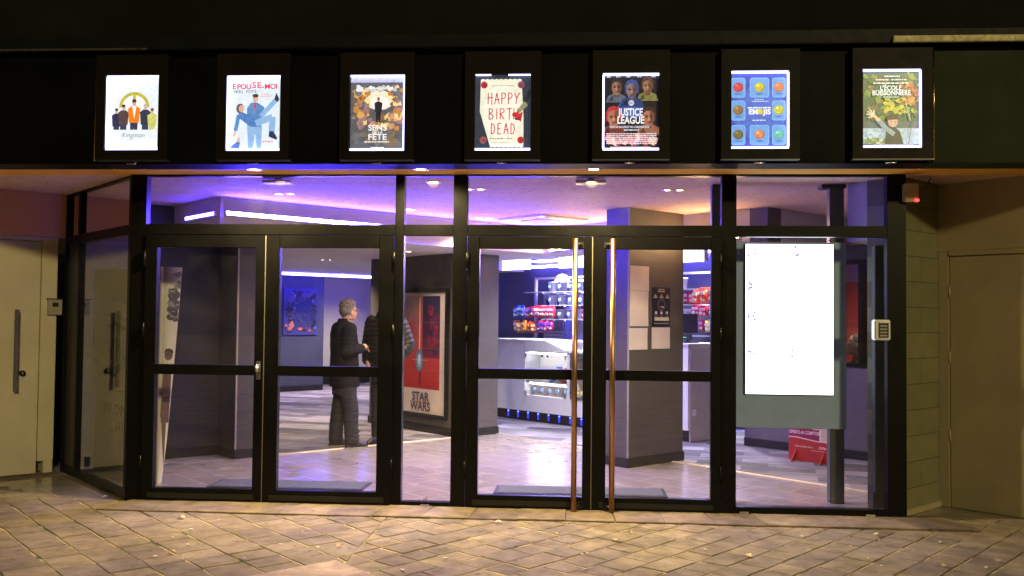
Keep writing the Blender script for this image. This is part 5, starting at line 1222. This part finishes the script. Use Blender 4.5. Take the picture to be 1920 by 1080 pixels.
limb(b, aR, [.045, .040, .027], M_SKIN); limb(b, aL, [.045, .040, .027], M_SKIN)
hand(b, aR[2], (-.62, .62, .30), (.3, 0, 1), 1, M_SKIN, .6); hand(b, aL[2], (.35, .9, .2), (-.3, 0, 1), -1, M_SKIN, .6)
for s, y_ in ((1, .06), (-1, -.05)):
    limb(b, [(s*.09, 0, .88), (s*.105, y_*.6+.015, .48), (s*.115, y_, .09)], [.075, .055, .038], M_SKIN); b.ball((s*.12, y_+.06, .045), (.038, .11, .034), M_SKIN)
obj('body', remeshed(b, .0075, 2), man)
b = MB()
b.loft([(0, .0, .715, .205, .165), (0, .0, .80, .203, .163), (0, -.005, .95, .20, .158), (0, -.005, 1.08, .198, .150), (0, -.01, 1.22, .208, .150), (0, -.02, 1.34, .212, .138), (0, -.025, 1.405, .185, .115), (0, -.02, 1.45, .115, .09), (0, -.012, 1.475, .086, .078)], M_COAT, 28, sq=2.4)
for A in (aR, aL):
    P = [Vector(q_) for q_ in A]; wr = P[1].lerp(P[2], .9)
    limb(b, [P[0], P[0].lerp(P[1], .5), P[1], P[1].lerp(P[2], .5), wr], [.088, .076, .074, .064, .056], M_COAT, 16)
for k in range(5):   # sleeve and back creases
    f_ = .3+k*.16; q_ = Vector(aR[0]).lerp(Vector(aR[1]), f_); b.ball(q_, (.085-.004*k, .085, .016), M_COAT, 14)
b.loft([(0, -.018, 1.43, .105, .088), (0, -.010, 1.49, .084, .080), (0, -.008, 1.515, .083, .080)], M_COAT, 20)
coat = obj('coat', remeshed(b, .009, 5), man)
b = MB()
for k in range(2): b.tube([(.06+k*.004, .06, 1.435), (.082, .03, 1.475), (.080, -.01, 1.50)], [.018, .020, .014], mat('grey_wool_scarf', (.26, .25, .26), .9, var=.3, scale=80), 10)
b.tube([(-.06, .06, 1.435), (-.08, .03, 1.475), (-.07, -.02, 1.50)], [.018, .020, .014], MATS['grey_wool_scarf'], 10); obj('scarf', b, man)
b = MB()
b.loft([(0, 0, .62, .19, .135), (0, 0, .80, .185, .14), (0, 0, .93, .17, .125)], M_TROU, 22)
for s, y_ in ((1, .06), (-1, -.05)):
    limb(b, [(s*.09, 0, .80), (s*.10, .01, .62), (s*.105, y_*.6+.01, .46), (s*.112, y_*.85-.005, .25), (s*.115, y_-.005, .09)], [.115, .100, .090, .084, .082], M_TROU, 16)
    for z_ in (.10, .145, .20): b.ball((s*.115, y_+.005, z_), (.088, .090, .014), M_TROU, 14)
obj('trousers', remeshed(b, .009, 3), man)
for s, y_ in ((1, .06), (-1, -.05)):
    b = MB(); b.loft([(s*.12, y_+.055, .004, .048, .145), (s*.12, y_+.055, .03, .050, .146), (s*.12, y_+.045, .06, .043, .12), (s*.118, y_+.01, .09, .036, .066), (s*.116, y_-.01, .12, .04, .052)], M_SHOE, 20)
    b.loft([(s*.12, y_+.055, .0, .051, .149), (s*.12, y_+.055, .012, .051, .149)], mat('pale_sole', (.3, .28, .25), .7), 20); obj('shoe', b, man)
b = MB(); Rt = Matrix.Rotation(R(4), 3, 'Z'); V = lambda x, y, z: tuple(Vector(hc)+Rt @ Vector((x, y, z)))
b.ball(V(0, -.026, .052), (.085, .094, .088), M_HAIRG, 20); b.ball(V(0, -.062, .0), (.076, .060, .075), M_HAIRG, 16); b.ball(V(0, .035, .098), (.058, .052, .036), M_HAIRG, 14)
for s in (-1, 1): b.ball(V(s*.072, -.03, .01), (.015, .04, .055), M_HAIRG, 12)
rg = random.Random(6)
for k in range(60):
    a = rg.uniform(0, 6.28); e_ = rg.uniform(.1, 1.5); q_ = Vector((math.cos(a)*math.cos(e_)*.082, -.026+math.sin(a)*math.cos(e_)*.092, .055+math.sin(e_)*.085))
    if q_.y > .06 and q_.z < .08: continue
    b.ball(V(*q_), (.016, .016, .012), M_HAIRG, 8)
obj('hair', remeshed(b, .006, 2), man)
b = MB()
for s in (-1, 1):
    n = 14; pts = [V(s*.034+.022*math.cos(6.283*k/n), .100, .002+.019*math.sin(6.283*k/n)) for k in range(n+1)]; b.tube(pts, .0018, M_STEEL, 6, False)
    b.tube([V(s*.056, .098, .006), V(s*.078, .03, .006), V(s*.080, -.01, .0)], .002, M_STEEL, 6)
b.tube([V(-.012, .101, .006), V(.012, .101, .006)], .0018, M_STEEL, 6); obj('glasses', b, man)
b = MB()
for s in (-1, 1): b.ball(V(s*.032, .078, .002), (.011, .009, .006), M_BLKPL, 8)
obj('eyes', b, man)

# man in the black puffer jacket, head behind the door stile
M_PUFF = mat('black_quilted_nylon', (.014, .0135, .011), .42, var=.25, scale=10, bump=.25, bscale=50)
m2 = thing('person', 'man in a black quilted puffer jacket with hands in his pockets', 'person', (-2.27, 3.62, .004), R(158))
b = MB(); hc = (0, .04, 1.70); head(b, hc, M_SKIN, R(10))
b.tube([(0, -.02, 1.48), (0, .01, 1.56), (0, .02, 1.66)], [.074, .062, .060], M_SKIN, 14)
b.loft([(0, 0, .90, .16, .115), (0, 0, 1.05, .15, .11), (0, 0, 1.28, .175, .12), (0, -.01, 1.44, .185, .105), (0, -.015, 1.52, .10, .07)], M_SKIN, 18)
bR = [(.20, -.01, 1.475), (.285, -.06, 1.20), (.185, .10, .985)]; bL = [(-.20, -.01, 1.475), (-.285, -.06, 1.20), (-.185, .10, .985)]
limb(b, bR, [.047, .042, .028], M_SKIN); limb(b, bL, [.047, .042, .028], M_SKIN)
hand(b, bR[2], (-.55, .15, -.8), (-.2, 1, 0), 1, M_SKIN, .3); hand(b, bL[2], (.55, .15, -.8), (.2, 1, 0), -1, M_SKIN, .3)
for s in (1, -1):
    limb(b, [(s*.095, 0, .92), (s*.105, .015, .50), (s*.11, 0, .09)], [.078, .056, .038], M_SKIN); b.ball((s*.115, .06, .045), (.038, .11, .034), M_SKIN)
obj('body', remeshed(b, .008, 2), m2)
b = MB(); secs = []
base = [(.915, .185, .145), (1.0, .198, .16), (1.15, .200, .165), (1.3, .212, .165), (1.42, .222, .150), (1.495, .19, .12), (1.54, .12, .10), (1.60, .098, .094)]
def lerpb(z):
    for (a, r1, r2), (c, q1, q2) in zip(base, base[1:]):
        if a <= z <= c: f_ = (z-a)/(c-a); return r1+(q1-r1)*f_, r2+(q2-r2)*f_
    return base[-1][1:]
z = .915
while z <= 1.60:
    ph = ((z-.915)/.055) % 1; k = .016*math.sin(math.pi*ph)**.6; r1, r2 = lerpb(z); secs.append((0, -.005, z, r1+k, r2+k)); z += .006875
b.loft(secs, M_PUFF, 28, sq=2.3)
for A in (bR, bL):
    P = [Vector(q_) for q_ in A]; pts, rs = [], []
    for (p_, q_, ra, rb) in ((P[0], P[1], .092, .085), (P[1], P[2], .085, .066)):
        for k in range(33):
            f_ = k/32; L = (q_-p_).length*f_+(0 if p_ is P[0] else (P[1]-P[0]).length); pts.append(p_.lerp(q_, f_)); rs.append(ra+(rb-ra)*f_+.012*math.sin(math.pi*((L/.058) % 1))**.6-.006)
    b.tube(pts[::2], rs[::2], M_PUFF, 16); b.ball(P[0], .088, M_PUFF); b.ball(P[1], .080, M_PUFF)
obj('jacket', remeshed(b, .0085, 1), m2)
b = MB(); b.tube([(0, .163, .92), (0, .172, 1.15), (0, .166, 1.35), (0, .12, 1.5), (0, .09, 1.60)], .007, M_BLKPL, 6); obj('zip', b, m2)
b = MB(); b.box(-.125, -.095, .158, .172, 1.375, 1.405, mat('pale_badge', (.5, .5, .5), .6), .003); obj('badge', b, m2)
b = MB()
b.loft([(0, 0, .74, .175, .13), (0, 0, .85, .18, .135), (0, 0, .98, .17, .125)], M_TROU, 22)
for s in (1, -1): limb(b, [(s*.09, 0, .84), (s*.10, .01, .5), (s*.11, -.005, .09)], [.10, .078, .068], M_TROU, 16)
obj('trousers', remeshed(b, .01, 3), m2)
for s in (1, -1):
    b = MB(); b.loft([(s*.115, .055, .002, .048, .145), (s*.115, .055, .03, .050, .146), (s*.115, .045, .06, .043, .12), (s*.113, .01, .09, .036, .066), (s*.112, -.01, .12, .04, .052)], M_SHOE, 20); obj('shoe', b, m2)
M_HAIRD = mat('dark_hair', (.05, .035, .028), .6, var=.4, scale=60, bump=.6, bscale=120)
b = MB(); b.ball((0, .014, 1.752), (.083, .094, .084), M_HAIRD, 18); b.ball((0, -.03, 1.70), (.076, .06, .08), M_HAIRD); obj('hair', remeshed(b, .007, 2), m2)
b = MB()
for s in (-1, 1): b.ball((s*.032, .118, 1.702), (.011, .008, .006), M_BLKPL, 8)
obj('eyes', b, m2)

# cashier seated in the ticket booth, facing left
v = Matrix.Rotation(-Q, 3, 'Z') @ Vector((.455, .52, 0))
m3 = thing('person', 'short haired cashier seated inside the red ticket booth, facing left', 'person', (TB[0]+v.x, TB[1]+v.y, .0), R(80))
b = MB(); hc = (0, .03, 1.265); head(b, hc, M_SKIN, R(0))
b.tube([(0, -.02, 1.05), (0, .0, 1.13), (0, .015, 1.22)], [.07, .056, .054], M_SKIN, 14)
b.loft([(0, 0, .46, .17, .13), (0, 0, .65, .15, .11), (0, 0, .86, .17, .12), (0, -.01, 1.0, .175, .10), (0, -.015, 1.08, .10, .07)], M_SKIN, 18)
for s in (1, -1):
    A = [(s*.19, 0, 1.03), (s*.22, .03, .78), (s*.12, .25, .80)]; limb(b, A, [.045, .04, .027], M_SKIN); hand(b, A[2], (-s*.2, 1, 0), (0, 0, 1), s, M_SKIN, .3)
    limb(b, [(s*.09, 0, .50), (s*.11, .42, .50), (s*.11, .40, .09)], [.08, .058, .04], M_SKIN); b.ball((s*.11, .46, .045), (.038, .11, .034), M_SKIN)
obj('body', remeshed(b, .009, 2), m3)
b = MB(); M_JK = mat('dark_uniform', (.02, .02, .024), .8)
b.loft([(0, 0, .50, .19, .15), (0, 0, .7, .175, .13), (0, 0, .88, .19, .14), (0, -.01, 1.02, .20, .12), (0, -.02, 1.08, .12, .09)], M_JK, 20)
for s in (1, -1): limb(b, [(s*.19, 0, 1.03), (s*.22, .03, .78), (s*.14, .2, .795)], [.07, .06, .045], M_JK); limb(b, [(s*.09, 0, .52), (s*.11, .42, .50), (s*.11, .40, .12)], [.10, .075, .06], M_JK)
obj('uniform', remeshed(b, .01, 3), m3)
b = MB(); b.loft([(0, -.012, 1.075, .10, .085), (0, -.005, 1.13, .072, .068)], mat('red_collar', (.5, .05, .05), .7), 18); obj('collar', b, m3)
b = MB(); b.ball((0, .008, 1.315), (.080, .092, .078), M_HAIRD, 18); b.ball((0, -.032, 1.27), (.074, .056, .062), M_HAIRD); obj('hair', remeshed(b, .007, 2), m3)
b = MB()
for s in (-1, 1): b.ball((s*.032, .108, 1.268), (.011, .008, .006), M_BLKPL, 8)
obj('eyes', b, m3)
t = thing('desk_chair', 'dark stool under the seated cashier', 'stool', (TB[0]+v.x, TB[1]+v.y, 0), R(80))
b = MB(); b.loft([(0, 0, .36, .18, .18), (0, 0, .385, .20, .20), (0, 0, .40, .19, .19)], M_BLKPL, 20); obj('seat', b, t)
b = MB(); b.tube([(0, 0, .02), (0, 0, .36)], .03, M_STEEL); b.loft([(0, 0, .002, .2, .2), (0, 0, .02, .18, .18)], M_STEEL, 20); obj('base', b, t)

# ---------------------------------------------------------------- leaves and scraps on the paving
M_LEAF = mat('dry_leaf', (.42, .30, .13), .8, var=.3, scale=30)
M_LEAFP = mat('pale_dry_leaf', (.62, .52, .34), .8, var=.2, scale=30)
def leafmesh(m, L=.06, wd=.022):
    b = MB(); pr = [(0, 0), (.2, .6), (.45, 1), (.75, .7), (1, 0)]
    vs = [(L*(a-.5), wd*c, .006*math.sin(a*3)+.008*c*c) for a, c in pr]+[(L*(a-.5), -wd*c, .006*math.sin(a*3)+.006*c*c) for a, c in pr[1:-1][::-1]]+[(L*(a-.5), 0, .002) for a, c in pr[1:-1]]
    n = 5; b.add(vs, [(0, 1, 8), (1, 2, 9, 8), (2, 3, 10, 9), (3, 4, 10), (4, 5, 10), (5, 6, 9, 10), (6, 7, 8, 9), (7, 0, 8)], m, True)
    b.tube([(L*.5, 0, .003), (L*.72, .004, .006)], .0012, m, 5); return mesh('fallen_leaf', b)
lm = [leafmesh(M_LEAF), leafmesh(M_LEAFP, .07, .024), leafmesh(M_LEAF, .045, .014)]
rg = random.Random(12)
for i, (x_, y_) in enumerate(((-2.58, -1.62), (-3.9, .08), (-3.75, .18), (-1.55, -1.35), (-.55, -.52), (.42, -.75), (.30, -.98), (1.15, -1.32), (1.9, -1.0), (2.35, -1.45), (2.2, -.62), (-.1, -.85), (2.75, -1.28), (-2.95, -.62))):
    o = bpy.data.objects.new('fallen_leaf', lm[i % 3]); COL.objects.link(o); at(o, (x_, y_, .012), rg.uniform(0, 6.28))
    tag(o, 'small dry leaf lying on the stone paving', 'leaf', 'dry leaves on the paving')
rg = random.Random(13); M_SCR = mat('pale_grit', (.6, .56, .48), .8)
sm = []
for k in range(3):
    b = MB(); r_ = .010+.004*k; b.prism([(r_*math.cos(6.283*j/5+.2*k)*(1+.4*(j % 2)), r_*.7*math.sin(6.283*j/5)) for j in range(5)], 0, .003, M_SCR); sm.append(mesh('paper_scrap', b))
for k in range(26):
    o = bpy.data.objects.new('paper_scrap', sm[k % 3]); COL.objects.link(o); at(o, (rg.uniform(-3.6, 2.9), rg.uniform(-2.1, -.45), .010), rg.uniform(0, 6.28))
    tag(o, 'tiny pale scrap of litter on the stone paving', 'litter scrap', 'pale scraps on the paving')
b = MB(); b.add([(0, 0, 0), (.10, .02, .0), (.09, .03, .05), (.0, .02, .003)], [(0, 1, 2), (0, 2, 3)], M_PAPER); o = obj('folded_paper', b); at(o, (-1.29, .12, .006)); tag(o, 'white folded paper on the floor behind the narrow pane', 'paper')
